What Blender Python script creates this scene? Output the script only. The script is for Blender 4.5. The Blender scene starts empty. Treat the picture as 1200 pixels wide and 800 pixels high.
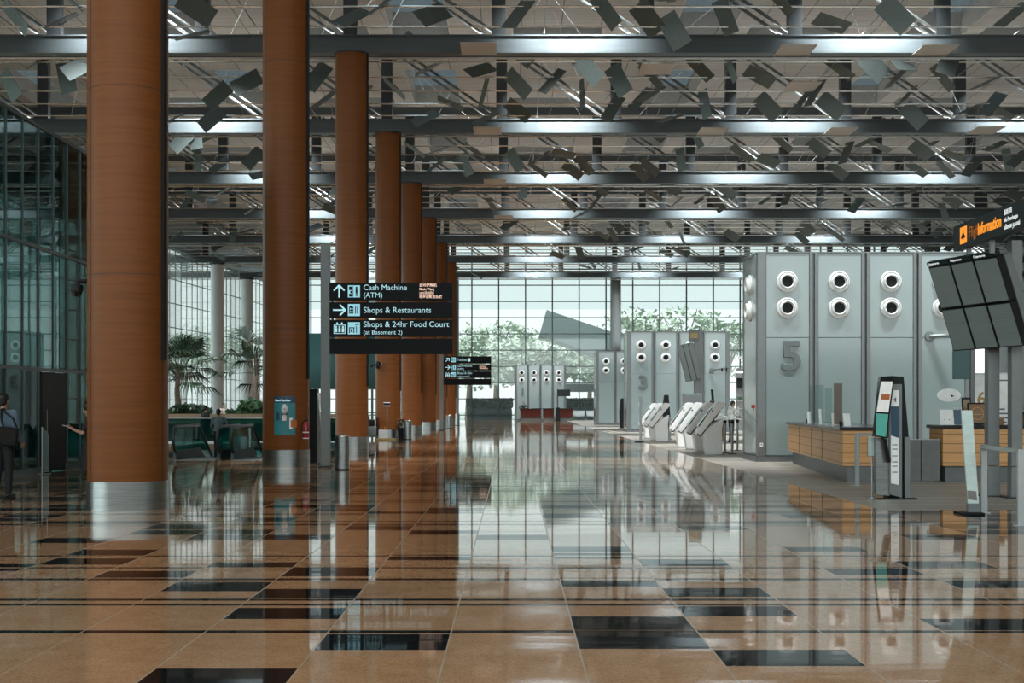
import bpy, bmesh, math, random
from mathutils import Vector, Matrix, Euler
R = math.radians
C = bpy.context.scene.collection
F = 1550.0; VX = 600.0; VY = 475.0; EYE = 1.6
def at(px, py, D):
    return Vector(((px - VX) * D / F, D, EYE - (py - VY) * D / F))
def atX(px, D): return (px - VX) * D / F
def atZ(py, D): return EYE - (py - VY) * D / F

# ------------------------------------------------------------------ materials
MATS = {}
def new_mat(name):
    m = bpy.data.materials.new(name); m.use_nodes = True
    nt = m.node_tree
    b = nt.nodes['Principled BSDF']
    return m, nt, b
def mat(name, col, rough=0.5, metal=0.0, var=0.08, scale=(6, 6, 6), bump=0.0, coat=0.0, emit=None, estr=0.0, spec=0.5):
    if name in MATS: return MATS[name]
    m, nt, b = new_mat(name)
    N, L = nt.nodes, nt.links
    tc = N.new('ShaderNodeTexCoord'); mp = N.new('ShaderNodeMapping'); mp.inputs['Scale'].default_value = scale
    nz = N.new('ShaderNodeTexNoise'); nz.inputs['Scale'].default_value = 1.0; nz.inputs['Detail'].default_value = 4
    L.new(tc.outputs['Object'], mp.inputs['Vector']); L.new(mp.outputs['Vector'], nz.inputs['Vector'])
    rp = N.new('ShaderNodeValToRGB')
    a = [max(0, c * (1 - var)) for c in col]; d = [min(1, c * (1 + var)) for c in col]
    rp.color_ramp.elements[0].position = 0.3; rp.color_ramp.elements[0].color = (*a, 1)
    rp.color_ramp.elements[1].position = 0.7; rp.color_ramp.elements[1].color = (*d, 1)
    L.new(nz.outputs['Fac'], rp.inputs['Fac']); L.new(rp.outputs['Color'], b.inputs['Base Color'])
    b.inputs['Roughness'].default_value = rough; b.inputs['Metallic'].default_value = metal
    b.inputs['Coat Weight'].default_value = coat; b.inputs['Coat Roughness'].default_value = 0.1
    b.inputs['Specular IOR Level'].default_value = spec
    if bump:
        bp = N.new('ShaderNodeBump'); bp.inputs['Strength'].default_value = bump; bp.inputs['Distance'].default_value = 0.01
        L.new(nz.outputs['Fac'], bp.inputs['Height']); L.new(bp.outputs['Normal'], b.inputs['Normal'])
    if emit:
        b.inputs['Emission Color'].default_value = (*emit, 1); b.inputs['Emission Strength'].default_value = estr
    MATS[name] = m
    return m
def glass(name, tint, refl=0.08, veil=0.0, veilcol=(0.8, 0.85, 0.85), rough=0.0, slope=0.6):
    """thin pane: tinted see-through, fresnel mirror on top, optional milky veil (imitates haze in the facade panes)"""
    if name in MATS: return MATS[name]
    m = bpy.data.materials.new(name); m.use_nodes = True
    nt = m.node_tree; N, L = nt.nodes, nt.links
    N.remove(N['Principled BSDF']); out = N['Material Output']
    tr = N.new('ShaderNodeBsdfTransparent'); tr.inputs['Color'].default_value = (*tint, 1)
    last = tr.outputs[0]
    if veil:
        tl = N.new('ShaderNodeBsdfTranslucent'); tl.inputs['Color'].default_value = (*veilcol, 1)
        df = N.new('ShaderNodeBsdfDiffuse'); df.inputs['Color'].default_value = (*veilcol, 1)
        ad = N.new('ShaderNodeMixShader'); ad.inputs[0].default_value = 0.3
        L.new(tl.outputs[0], ad.inputs[1]); L.new(df.outputs[0], ad.inputs[2])
        mx = N.new('ShaderNodeMixShader'); mx.inputs[0].default_value = veil
        L.new(last, mx.inputs[1]); L.new(ad.outputs[0], mx.inputs[2]); last = mx.outputs[0]
    gl = N.new('ShaderNodeBsdfGlossy'); gl.inputs['Roughness'].default_value = rough
    lw = N.new('ShaderNodeLayerWeight'); lw.inputs['Blend'].default_value = 0.25
    mr = N.new('ShaderNodeMapRange'); mr.inputs['To Min'].default_value = refl; mr.inputs['To Max'].default_value = min(1, refl + slope)
    L.new(lw.outputs['Fresnel'], mr.inputs['Value'])
    mx2 = N.new('ShaderNodeMixShader')
    L.new(mr.outputs[0], mx2.inputs[0]); L.new(last, mx2.inputs[1]); L.new(gl.outputs[0], mx2.inputs[2])
    L.new(mx2.outputs[0], out.inputs['Surface'])
    MATS[name] = m
    return m
def banded(name, colA, colB, axis, scale, rough=0.4, dist=0.0, noise_scale=(1, 1, 1), nmix=0.5, metal=0.0, coat=0.0, coords='Object', lines=None):
    """bands/grain along an axis; lines: list of (axis, period, width, colour) joint lines"""
    if name in MATS: return MATS[name]
    m, nt, b = new_mat(name); N, L = nt.nodes, nt.links
    tc = N.new('ShaderNodeTexCoord')
    geo = N.new('ShaderNodeNewGeometry')
    vec = tc.outputs['Object'] if coords == 'Object' else geo.outputs['Position']
    mp = N.new('ShaderNodeMapping'); mp.inputs['Scale'].default_value = noise_scale
    L.new(vec, mp.inputs['Vector'])
    nz = N.new('ShaderNodeTexNoise'); nz.inputs['Scale'].default_value = 1; nz.inputs['Detail'].default_value = 5; nz.inputs['Roughness'].default_value = 0.6
    L.new(mp.outputs['Vector'], nz.inputs['Vector'])
    rp = N.new('ShaderNodeValToRGB')
    rp.color_ramp.elements[0].position = 0.32; rp.color_ramp.elements[0].color = (*colA, 1)
    rp.color_ramp.elements[1].position = 0.68; rp.color_ramp.elements[1].color = (*colB, 1)
    L.new(nz.outputs['Fac'], rp.inputs['Fac'])
    col = rp.outputs['Color']
    sp = N.new('ShaderNodeSeparateXYZ'); L.new(vec, sp.inputs[0])
    for ln in (lines or []):
        ax, per, wid, lc = ln[:4]; off = ln[4] if len(ln) > 4 else 0.0
        ad = N.new('ShaderNodeMath'); ad.operation = 'ADD'; ad.inputs[1].default_value = 1000 * per - off
        L.new(sp.outputs[ax], ad.inputs[0])
        md = N.new('ShaderNodeMath'); md.operation = 'MODULO'; md.inputs[1].default_value = per
        L.new(ad.outputs[0], md.inputs[0])
        lt = N.new('ShaderNodeMath'); lt.operation = 'LESS_THAN'; lt.inputs[1].default_value = wid
        L.new(md.outputs[0], lt.inputs[0])
        mx = N.new('ShaderNodeMix'); mx.data_type = 'RGBA'
        L.new(lt.outputs[0], mx.inputs['Factor']); L.new(col, mx.inputs['A']); mx.inputs['B'].default_value = (*lc, 1)
        col = mx.outputs['Result']
    L.new(col, b.inputs['Base Color'])
    b.inputs['Roughness'].default_value = rough; b.inputs['Metallic'].default_value = metal
    b.inputs['Coat Weight'].default_value = coat; b.inputs['Coat Roughness'].default_value = 0.12
    MATS[name] = m
    return m

M_colwood = banded('column_veneer', (0.150, 0.049, 0.0115), (0.195, 0.065, 0.0155), 2, 1, rough=0.45, noise_scale=(0.9, 0.9, 26))
M_colwood.node_tree.nodes['Principled BSDF'].inputs['Specular IOR Level'].default_value = 0.2
M_steel = banded('brushed_steel', (0.27, 0.30, 0.30), (0.42, 0.45, 0.45), 2, 1, rough=0.3, noise_scale=(2, 2, 60), metal=1.0)
M_chrome = mat('polished_steel', (0.72, 0.74, 0.74), 0.15, 1.0, 0.05)
M_black = mat('matt_black', (0.010, 0.011, 0.012), 0.5, spec=0.2)
M_blackgloss = mat('gloss_black', (0.008, 0.01, 0.011), 0.12)
M_joint = mat('joint_dark_brown', (0.05, 0.025, 0.015), 0.7)  # dark brown for the column panel joints
M_truss = mat('truss_grey_paint', (0.075, 0.09, 0.096), 0.42, 0.3, 0.1, (0.6, 3, 8))
M_trussd = mat('post_dark_paint', (0.028, 0.034, 0.037), 0.5, 0.2, 0.1, (2, 2, 2))
M_rail = mat('rail_bright_metal', (0.75, 0.78, 0.78), 0.22, 1.0, 0.04)
M_rod = mat('rod_dark_metal', (0.10, 0.11, 0.11), 0.3, 0.6)
M_panel = mat('reflector_sheet', (0.105, 0.13, 0.124), 0.42, 0.45, 0.12, (14, 14, 14))
M_flat = mat('reflector_beige', (0.46, 0.42, 0.37), 0.55, 0.0, 0.05)
M_deck = banded('ceiling_slats', (0.285, 0.272, 0.247), (0.39, 0.375, 0.34), 1, 1, rough=0.65, noise_scale=(0.25, 5.5, 1), coords='W',
                lines=[(1, 0.30, 0.03, (0.25, 0.225, 0.195)), (0, 1.84, 0.05, (0.09, 0.085, 0.08), 0.42)])
M_well = mat('skylight_well', (0.42, 0.40, 0.37), 0.6)
M_concrete = mat('grey_concrete', (0.33, 0.35, 0.35), 0.6, 0, 0.1, (3, 3, 3), 0.1)
M_greypaint = mat('grey_paint', (0.17, 0.19, 0.19), 0.45, 0.1, 0.05)
M_railpaint = mat('rail_satin_grey', (0.44, 0.48, 0.48), 0.35, 0.3, 0.04)
M_whitecol = mat('white_column_paint', (0.50, 0.54, 0.54), 0.5, 0, 0.05, (2, 2, 0.6))
M_mull = mat('mullion_grey_green', (0.085, 0.115, 0.115), 0.4, 0.3)
M_islpanel = mat('pale_green_glass_panel', (0.225, 0.285, 0.282), 0.13, 0.0, 0.03, (0.5, 0.5, 0.5), coat=0.5)
M_islframe = mat('island_pilaster_metal', (0.17, 0.185, 0.185), 0.38, 0.6, 0.06)
M_islgroove = mat('island_groove', (0.06, 0.067, 0.067), 0.5, 0.4)
M_nozzle = mat('nozzle_white', (0.78, 0.79, 0.78), 0.35, 0.0, 0.03)
M_digit = mat('digit_grey', (0.13, 0.15, 0.15), 0.4, 0.3)
M_deskwood = banded('desk_wood_front', (0.55, 0.275, 0.10), (0.68, 0.385, 0.155), 2, 1, rough=0.4, noise_scale=(1.0, 1.0, 22),
                    lines=[(2, 0.2, 0.012, (0.12, 0.055, 0.02))])
M_desktop = mat('desk_top_black', (0.018, 0.02, 0.021), 0.2)
M_plinth = mat('desk_plinth_grey', (0.13, 0.14, 0.14), 0.4, 0.4)
M_redwood = banded('desk_red_wood', (0.055, 0.013, 0.009), (0.08, 0.02, 0.013), 2, 1, rough=0.6, noise_scale=(1, 1, 18))
M_redwood.node_tree.nodes['Principled BSDF'].inputs['Specular IOR Level'].default_value = 0.15
M_white = mat('white_plastic', (0.74, 0.75, 0.74), 0.32, 0, 0.03)
M_kioskw = mat('kiosk_white', (0.86, 0.86, 0.84), 0.3, 0, 0.03)
M_screenoff = mat('screen_dark', (0.02, 0.026, 0.027), 0.1)
M_fids = banded('screen_grey_rows', (0.10, 0.125, 0.122), (0.135, 0.162, 0.152), 2, 1, rough=0.25, noise_scale=(0.7, 0.7, 3), lines=[(2, 0.055, 0.012, (0.13, 0.155, 0.15))])
_b = M_fids.node_tree.nodes['Principled BSDF']; _b.inputs['Emission Color'].default_value = (0.55, 0.72, 0.68, 1); _b.inputs['Emission Strength'].default_value = 0.055
M_signblk = mat('sign_black', (0.006, 0.008, 0.009), 0.5, spec=0.12)
M_signtxt = mat('sign_letters_pale_blue', (0.3, 0.55, 0.62), 0.5, emit=(0.50, 0.78, 0.84), estr=0.62)
M_signpic = mat('sign_pictogram_blue', (0.2, 0.45, 0.55), 0.5, emit=(0.38, 0.72, 0.82), estr=0.6)
M_signwarm = mat('sign_letters_warm', (0.5, 0.35, 0.3), 0.5, emit=(1.0, 0.66, 0.5), estr=0.75)
M_signdk = mat('sign_dark_teal', (0.012, 0.025, 0.028), 0.45, spec=0.2)
M_signorange = mat('sign_letters_orange', (0.7, 0.28, 0.02), 0.5, emit=(1.0, 0.32, 0.03), estr=0.85)
M_signwhite = mat('sign_letters_white', (0.7, 0.72, 0.72), 0.5, emit=(0.9, 0.95, 0.95), estr=0.55)
M_teal = mat('poster_teal', (0.02, 0.22, 0.25), 0.35)
M_tealdk = mat('poster_navy', (0.012, 0.06, 0.11), 0.35)
M_red = mat('extinguisher_red', (0.28, 0.015, 0.02), 0.25)
M_orange = mat('poster_orange', (0.45, 0.12, 0.02), 0.4)
M_paper = mat('paper_white', (0.84, 0.86, 0.85), 0.5)
M_yellowwood = mat('plywood_yellow', (0.5, 0.36, 0.15), 0.5, 0, 0.1)
M_brown = mat('plaque_brown', (0.20, 0.095, 0.03), 0.45)
M_gold = mat('gold_letters', (0.42, 0.24, 0.06), 0.4)
M_handrail = mat('handrail_rubber', (0.012, 0.014, 0.014), 0.3)
M_soil = mat('soil', (0.05, 0.035, 0.025), 0.9)
M_ledge = banded('planter_timber', (0.27, 0.19, 0.11), (0.36, 0.26, 0.16), 2, 1, rough=0.5, noise_scale=(0.6, 2, 18))
M_tealwall = mat('teal_back_painted_glass', (0.016, 0.06, 0.058), 0.4, 0, 0.15, (0.5, 0.5, 0.5), spec=0.2)
M_leaf = mat('palm_leaf', (0.028, 0.06, 0.03), 0.45, 0, 0.3, (2, 2, 2))
M_leaf2 = mat('shrub_leaf', (0.035, 0.085, 0.035), 0.45, 0, 0.3, (3, 3, 3))
M_treeleaf = mat('tree_leaf_hazed', (0.33, 0.40, 0.30), 0.6, 0, 0.3, (0.4, 0.4, 0.4))  # paled leaf colour stands in for haze in the air
M_bark = mat('bark', (0.16, 0.12, 0.09), 0.85, 0, 0.2, (8, 8, 3), 0.3)
M_hedge = mat('hedge_leaf', (0.02, 0.05, 0.028), 0.6, 0, 0.4, (3, 3, 3))
M_hedgebox = mat('planter_dark_teal', (0.025, 0.055, 0.06), 0.4)
M_ground = mat('outside_paving', (0.33, 0.36, 0.33), 0.8, 0, 0.1, (0.2, 0.2, 0.2))
M_canopy = mat('canopy_cladding', (0.20, 0.25, 0.25), 0.5, 0.2, 0.06, (0.3, 0.3, 0.3))
M_skin = mat('skin', (0.42, 0.24, 0.165), 0.5, 0, 0.05)
M_hair = mat('hair_black', (0.012, 0.010, 0.009), 0.5, 0, 0.3, (40, 40, 40))
M_tan = mat('check_in_flat_grey', (0.2, 0.2, 0.19), 0.5)
M_teal_light = mat('screen_teal_lit', (0.05, 0.3, 0.25), 0.2, emit=(0.16, 0.45, 0.38), estr=0.22)
M_scr_white = mat('screen_white_lit', (0.5, 0.5, 0.5), 0.2, emit=(0.75, 0.78, 0.74), estr=0.4)
M_lamp = mat('strip_lamp_lit', (0.9, 0.9, 0.9), 0.4, emit=(1, 0.98, 0.93), estr=1.6)

G_far = glass('far_facade_glass', (0.93, 0.965, 0.96), 0.03, 0.05, (0.86, 0.93, 0.92))  # slight pale veil puts outdoor haze into the facade glass
G_fartint = glass('far_facade_tinted', (0.83, 0.885, 0.885), 0.04, 0.05, (0.74, 0.84, 0.84))
G_left = glass('left_facade_glass', (0.93, 0.965, 0.96), 0.03, 0.05, (0.85, 0.92, 0.91))
G_sky = glass('skylight_glass', (0.33, 0.375, 0.395), 0.03, 0.25, (0.33, 0.37, 0.40))
G_dark = glass('dark_teal_partition_glass', (0.30, 0.45, 0.445), 0.06, 0.0, slope=0.42)
G_teal = glass('teal_balustrade_glass', (0.22, 0.50, 0.48), 0.04, 0.10, (0.05, 0.24, 0.22), slope=0.35)
G_clear = glass('clear_acrylic', (0.85, 0.93, 0.92), 0.05, 0.06, (0.7, 0.8, 0.8))
G_tan = glass('smoked_acrylic', (0.72, 0.63, 0.58), 0.05, 0.12, (0.5, 0.4, 0.35))
G_frost = glass('frosted_sign_glass', (0.62, 0.78, 0.76), 0.06, 0.7, (0.7, 0.86, 0.84))

# ------------------------------------------------------------------ builders
class MB:
    def __init__(s): s.bm = bmesh.new()
    def _x(s, vs, mtx):
        if mtx is not None: bmesh.ops.transform(s.bm, matrix=mtx, verts=vs)
        return vs
    def box(s, c, d, rot=None, bev=0.0):
        r = bmesh.ops.create_cube(s.bm, size=1.0)['verts']
        bmesh.ops.scale(s.bm, vec=d, verts=r)
        if bev:
            es = list({e for v in r for e in v.link_edges})
            nv = bmesh.ops.bevel(s.bm, geom=es, offset=bev, segments=2, affect='EDGES', profile=0.5)
            r = list(set(nv['verts']) | {v for v in r if v.is_valid})
        m = Matrix.Translation(c)
        if rot is not None: m = m @ (rot.to_4x4() if hasattr(rot, 'to_4x4') else Euler(rot).to_matrix().to_4x4())
        return s._x(r, m)
    def b2(s, lo, hi, bev=0.0):
        lo = Vector(lo); hi = Vector(hi)
        return s.box((lo + hi) / 2, hi - lo, None, bev)
    def cyl(s, p0, p1, r0, r1=None, n=12, caps=True):
        p0 = Vector(p0); p1 = Vector(p1); d = p1 - p0; L = d.length
        if L < 1e-6: return []
        r1 = r0 if r1 is None else r1
        v = bmesh.ops.create_cone(s.bm, cap_ends=caps, segments=n, radius1=r0, radius2=r1, depth=L)['verts']
        q = d.to_track_quat('Z', 'Y').to_matrix().to_4x4()
        return s._x(v, Matrix.Translation((p0 + p1) / 2) @ q)
    def sph(s, c, r, n=12, sc=(1, 1, 1), rot=None):
        v = bmesh.ops.create_uvsphere(s.bm, u_segments=n, v_segments=max(6, n // 2 + 2), radius=r)['verts']
        m = Matrix.Translation(c)
        if rot is not None: m = m @ Euler(rot).to_matrix().to_4x4()
        return s._x(v, m @ Matrix.Diagonal((*sc, 1)))
    def cap(s, p0, p1, r0, r1=None, n=12):
        r1 = r0 if r1 is None else r1
        s.cyl(p0, p1, r0, r1, n); s.sph(p0, r0, n); s.sph(p1, r1, n)
    def lathe(s, prof, mtx=None, n=32):
        """prof: (r, z) list spun about Z"""
        rings = []
        allv = []
        for r, z in prof:
            if r < 1e-6:
                v = [s.bm.verts.new((0, 0, z))]
            else:
                v = [s.bm.verts.new((r * math.cos(2 * math.pi * i / n), r * math.sin(2 * math.pi * i / n), z)) for i in range(n)]
            rings.append(v); allv += v
        for a, b in zip(rings, rings[1:]):
            for i in range(n):
                j = (i + 1) % n
                if len(a) == 1 and len(b) == 1: continue
                if len(a) == 1: f = (a[0], b[j], b[i])
                elif len(b) == 1: f = (a[i], a[j], b[0])
                else: f = (a[i], a[j], b[j], b[i])
                try: s.bm.faces.new(f)
                except ValueError: pass
        return s._x(allv, mtx)
    def prism(s, pts, thick, mtx=None):
        """pts in local XZ, extruded along +Y by thick"""
        a = [s.bm.verts.new((x, 0, z)) for x, z in pts]
        b = [s.bm.verts.new((x, thick, z)) for x, z in pts]
        n = len(pts)
        s.bm.faces.new(a); s.bm.faces.new(list(reversed(b)))
        for i in range(n):
            j = (i + 1) % n
            s.bm.faces.new((a[j], a[i], b[i], b[j]))
        return s._x(a + b, mtx)
    def tube(s, pts, r, n=8):
        pts = [Vector(p) for p in pts]
        for a, b in zip(pts, pts[1:]): s.cyl(a, b, r, r, n)
        for p in pts[1:-1]: s.sph(p, r * 1.0, n)
    def quad(s, a, b, c, d):
        s.bm.faces.new([s.bm.verts.new(p) for p in (a, b, c, d)])
    def build(s, name, m, parent=None, smooth=False, loc=None):
        bmesh.ops.recalc_face_normals(s.bm, faces=s.bm.faces[:])
        me = bpy.data.meshes.new(name); s.bm.to_mesh(me); s.bm.free()
        for mm in (m if isinstance(m, (list, tuple)) else [m]): me.materials.append(mm)
        if smooth:
            me.polygons.foreach_set('use_smooth', [True] * len(me.polygons))
            if hasattr(me, 'set_sharp_from_angle'): me.set_sharp_from_angle(angle=R(40))
        o = bpy.data.objects.new(name, me); C.objects.link(o)
        if parent is not None: o.parent = parent
        if loc is not None: o.location = loc
        return o
def thing(name, label, cat, loc=(0, 0, 0), rz=0.0, group=None):
    o = bpy.data.objects.new(name, None); C.objects.link(o)
    o.empty_display_size = 0.1
    o.location = loc; o.rotation_euler = (0, 0, rz)
    o['label'] = label; o['category'] = cat
    if group: o['group'] = group
    return o
def tag(o, label, cat, group=None, kind=None):
    o['label'] = label; o['category'] = cat
    if group: o['group'] = group
    if kind: o['kind'] = kind
    return o
def struct(o, label=None, cat=None):
    o['kind'] = 'structure'
    if label: o['label'] = label
    if cat: o['category'] = cat
    return o
def dup(root, loc=None, rz=None, label=None, group=None, parent=None):
    r = root.copy(); C.objects.link(r)
    if parent is not None: r.parent = parent
    if loc is not None: r.location = loc
    if rz is not None: r.rotation_euler = (0, 0, rz)
    if label: r['label'] = label
    if group: r['group'] = group
    for ch in list(root.children): dup(ch, parent=r)
    return r
def text_mesh(name, body, size, m, parent, loc, rot=(R(90), 0, 0), ext=0.002, align='LEFT', shear=0, bold=0.0, sx=1.0, bevel=0.0):
    cu = bpy.data.curves.new(name, 'FONT'); cu.body = body; cu.size = size; cu.extrude = ext
    cu.align_x = align; cu.offset = bold; cu.resolution_u = 3; cu.bevel_depth = bevel
    tmp = bpy.data.objects.new('tmp_text', cu); C.objects.link(tmp)
    bpy.context.view_layer.update()
    dg = bpy.context.evaluated_depsgraph_get()
    me = bpy.data.meshes.new_from_object(tmp.evaluated_get(dg))
    bpy.data.objects.remove(tmp)
    me.transform(Matrix.Diagonal((sx, 1, 1, 1)))
    me.materials.clear(); me.materials.append(m)
    o = bpy.data.objects.new(name, me); C.objects.link(o)
    o.parent = parent; o.location = loc; o.rotation_euler = rot
    return o

# ================================================================== THE SETTING
DK = [20.6 + 14.4 * k for k in range(9)]
FAR = 146.0
# ---------------- floor: polished stone in 0.87 m strips
def stone(name, A, B, rough, scale, ior=1.38):
    m, nt, b = new_mat(name); N, L = nt.nodes, nt.links
    geo = N.new('ShaderNodeNewGeometry')
    v = N.new('ShaderNodeTexVoronoi'); v.inputs['Scale'].default_value = scale
    nz = N.new('ShaderNodeTexNoise'); nz.inputs['Scale'].default_value = scale * 0.04; nz.inputs['Detail'].default_value = 3
    L.new(geo.outputs['Position'], v.inputs['Vector']); L.new(geo.outputs['Position'], nz.inputs['Vector'])
    mx = N.new('ShaderNodeMix'); mx.data_type = 'FLOAT'; mx.inputs['Factor'].default_value = 0.55
    sp = N.new('ShaderNodeSeparateColor'); L.new(v.outputs['Color'], sp.inputs[0])
    L.new(sp.outputs[0], mx.inputs['A']); L.new(nz.outputs['Fac'], mx.inputs['B'])
    rp = N.new('ShaderNodeValToRGB')
    rp.color_ramp.elements[0].position = 0.2; rp.color_ramp.elements[0].color = (*A, 1)
    rp.color_ramp.elements[1].position = 0.8; rp.color_ramp.elements[1].color = (*B, 1)
    L.new(mx.outputs['Result'], rp.inputs['Fac']); L.new(rp.outputs['Color'], b.inputs['Base Color'])
    b.inputs['Roughness'].default_value = rough
    b.inputs['IOR'].default_value = ior
    # very slight unevenness of the polish: reflections break into streaks
    wv = N.new('ShaderNodeTexNoise'); wv.inputs['Scale'].default_value = 1.0; wv.inputs['Detail'].default_value = 2
    mp = N.new('ShaderNodeMapping'); mp.inputs['Scale'].default_value = (0.5, 2.6, 1)
    L.new(geo.outputs['Position'], mp.inputs['Vector']); L.new(mp.outputs['Vector'], wv.inputs['Vector'])
    bp = N.new('ShaderNodeBump'); bp.inputs['Strength'].default_value = 0.05; bp.inputs['Distance'].default_value = 0.02
    L.new(wv.outputs['Fac'], bp.inputs['Height']); L.new(bp.outputs['Normal'], b.inputs['Normal'])
    MATS[name] = m
    return m
M_floor = stone('floor_tan_granite', (0.42, 0.215, 0.105), (0.66, 0.39, 0.22), 0.04, 90)
M_fblack = stone('floor_black_granite', (0.004, 0.005, 0.006), (0.012, 0.014, 0.015), 0.04, 90, 1.13)
M_fjoint = mat('floor_pale_joint', (0.55, 0.42, 0.31), 0.2)
M_fright = banded('floor_matt_stone', (0.27, 0.235, 0.195), (0.54, 0.49, 0.43), 0, 1, rough=0.42, noise_scale=(0.18, 2.2, 1), coords='W',
                  lines=[(1, 0.9, 0.02, (0.13, 0.12, 0.11))])
random.seed(5)
P = 0.87
HX0, HX1, HY0, HY1 = -0.435 - P * 12, -0.435 - P * 7, 40.2, 57.0
EDGE_X, EDGE_Y = -0.435 + P * 7, 20.3          # matt check-in strip begins here
blk = {}                                        # j -> list of (y0,y1)
def B(j, *iv): blk.setdefault(j, []).extend(iv)
B(-2, (7.45, 8.05), (9.92, 10.46), (11.0, 11.55), (12.4, 13.0)); B(-1, (8.66, 9.26), (13.7, 14.2))
B(1, (8.70, 9.30), (9.43, 10.04), (11.7, 12.3), (13.8, 14.35), (14.45, 15.0)); B(2, (8.13, 8.67), (10.04, 10.55), (11.07, 11.6), (13.2, 13.75))
B(4, (9.4, 9.93), (12.5, 13.05), (14.5, 14.95), (17.7, 18.2)); B(5, (11.6, 12.2), (13.1, 13.6))
B(-3, (11.4, 12.0), (13.0, 13.5)); B(-4, (12.3, 12.8)); B(-5, (13.3, 13.85), (14.0, 14.7)); B(-6, (12.8, 13.35), (15.4, 16.0))
stripes = [(9.295, 9.42), (10.58, 10.69), (10.85, 10.96), (12.12, 12.25), (13.0, 13.09), (14.02, 14.12)]
y = 15.2
while y < FAR:
    y += random.choice([0.9, 1.5, 2.2]) * (1 + y / 120)
    stripes.append((y, y + 0.12 + y / 260))
    if random.random() < 0.55: stripes.append((y + 0.40 + y / 260, y + 0.52 + y / 130))
lim = {}
for j in range(-36, 42):
    y = 15.2
    while y < FAR - 2:
        y += random.choice([0.6, 0.6, 1.2, 1.8, 2.4])
        if random.random() < 0.85:
            B(j, (y, y + 0.58)); y += 0.6
            if random.random() < 0.3: B(j, (y + 0.1, y + 0.66)); y += 0.7
ys = {-6.0, FAR, HY0, HY1, EDGE_Y}
fm = MB()
def fquad(x0, x1, y0, y1, mi):
    vs = [fm.bm.verts.new(p) for p in ((x0, y0, 0), (x1, y0, 0), (x1, y1, 0), (x0, y1, 0))]
    f = fm.bm.faces.new(vs); f.material_index = mi
for j in range(-38, 44):
    x0 = P * j - 0.435; x1 = x0 + P; J = 0.011
    iv = [(a, b, 1) for a, b in blk.get(j, [])] + [(a, b, 2) for a, b in stripes]
    cuts = sorted({-6.0, FAR, HY0, HY1, EDGE_Y} | {v for a, b, _ in iv for v in (a, b) if -6 < v < FAR})
    for a, b in zip(cuts, cuts[1:]):
        if b - a < 1e-5: continue
        mid = (a + b) / 2
        if HX0 < x0 + 0.1 < HX1 and HY0 < mid < HY1: continue
        if x0 + 0.1 > EDGE_X and mid > EDGE_Y: continue
        inb = any(s <= mid <= e for s, e, k in iv if k == 1); ins = any(s <= mid <= e for s, e, k in iv if k == 2)
        mi = 0 if inb == ins else 1
        fquad(x0, x0 + J, a, b, 2); fquad(x0 + J, x1, a, b, mi)
floor = struct(fm.build('floor', [M_floor, M_fblack, M_fjoint]))
m = MB(); m.b2((EDGE_X, EDGE_Y, -0.2), (55, FAR, 0.0))
struct(m.build('floor_check_in', M_fright))
m = MB()      # sides and bottom of the escalator well
m.b2((HX0 - 0.1, HY0 - 0.1, -5.2), (HX0, HY1, -0.002)); m.b2((HX1, HY0 - 0.1, -5.2), (HX1 + 0.1, HY1, -0.002))
m.b2((HX0, HY1, -5.2), (HX1, HY1 + 0.1, -0.002)); m.b2((HX0, HY0 - 0.1, -5.2), (HX1, HY0, -0.002)); m.b2((HX0, HY0, -5.3), (HX1, HY1, -5.2))
struct(m.build('wall_escalator_well', M_tealwall))

# ---------------- roof deck with skylight wells
XB0, XB1 = -39.14, 55.0
PX = [-0.5 + 5.52 * k for k in range(-7, 11)]
ZD = 19.2
m = MB(); openings = []
yb = [-8.0, DK[0] - 14.4] + DK + [FAR + 0.6]
yb = sorted(set(y for y in yb if y >= -8))
for x0, x1 in zip(PX, PX[1:]):
    k = round((x0 + 0.5) / 5.52)
    for y0, y1 in zip(yb, yb[1:]):
        ops = []
        if y1 - y0 > 8:
            if k % 2 == 0:
                ops = [(x0 + 0.5, x1 - 0.7, y0 + 0.5, y0 + 2.2), (x0 + 0.5, x1 - 0.7, y1 - 2.6, y1 - 0.5)]
            elif k < 0:
                ops = [(x0 + 0.3, x0 + 3.1, y0 + 5.6, y1 - 0.9)]
            else:
                ops = [(x1 - 3.0, x1 - 0.2, y0 + 5.6, y1 - 0.9)]
        cx = sorted({x0, x1} | {v for o in ops for v in o[:2]}); cy = sorted({y0, y1} | {v for o in ops for v in o[2:]})
        for a, b in zip(cx, cx[1:]):
            for c, d in zip(cy, cy[1:]):
                if any(o[0] <= (a + b) / 2 <= o[1] and o[2] <= (c + d) / 2 <= o[3] for o in ops): continue
                m.b2((a, c, ZD), (b, d, ZD + 0.25))
        openings += ops
struct(m.build('ceiling', M_deck))
for (a, b, c, d) in openings:
    w = MB(); t = 0.06; h = 1.1
    w.b2((a, c, ZD + 0.0), (a + t, d, ZD + h)); w.b2((b - t, c, ZD), (b, d, ZD + h))
    w.b2((a + t, c, ZD), (b - t, c + t, ZD + h)); w.b2((a + t, d - t, ZD), (b - t, d, ZD + h))
    o = struct(w.build('skylight', M_well))
    g = MB(); g.b2((a, c, ZD + h), (b, d, ZD + h + 0.03)); g.build('pane', G_sky, o)

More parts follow.
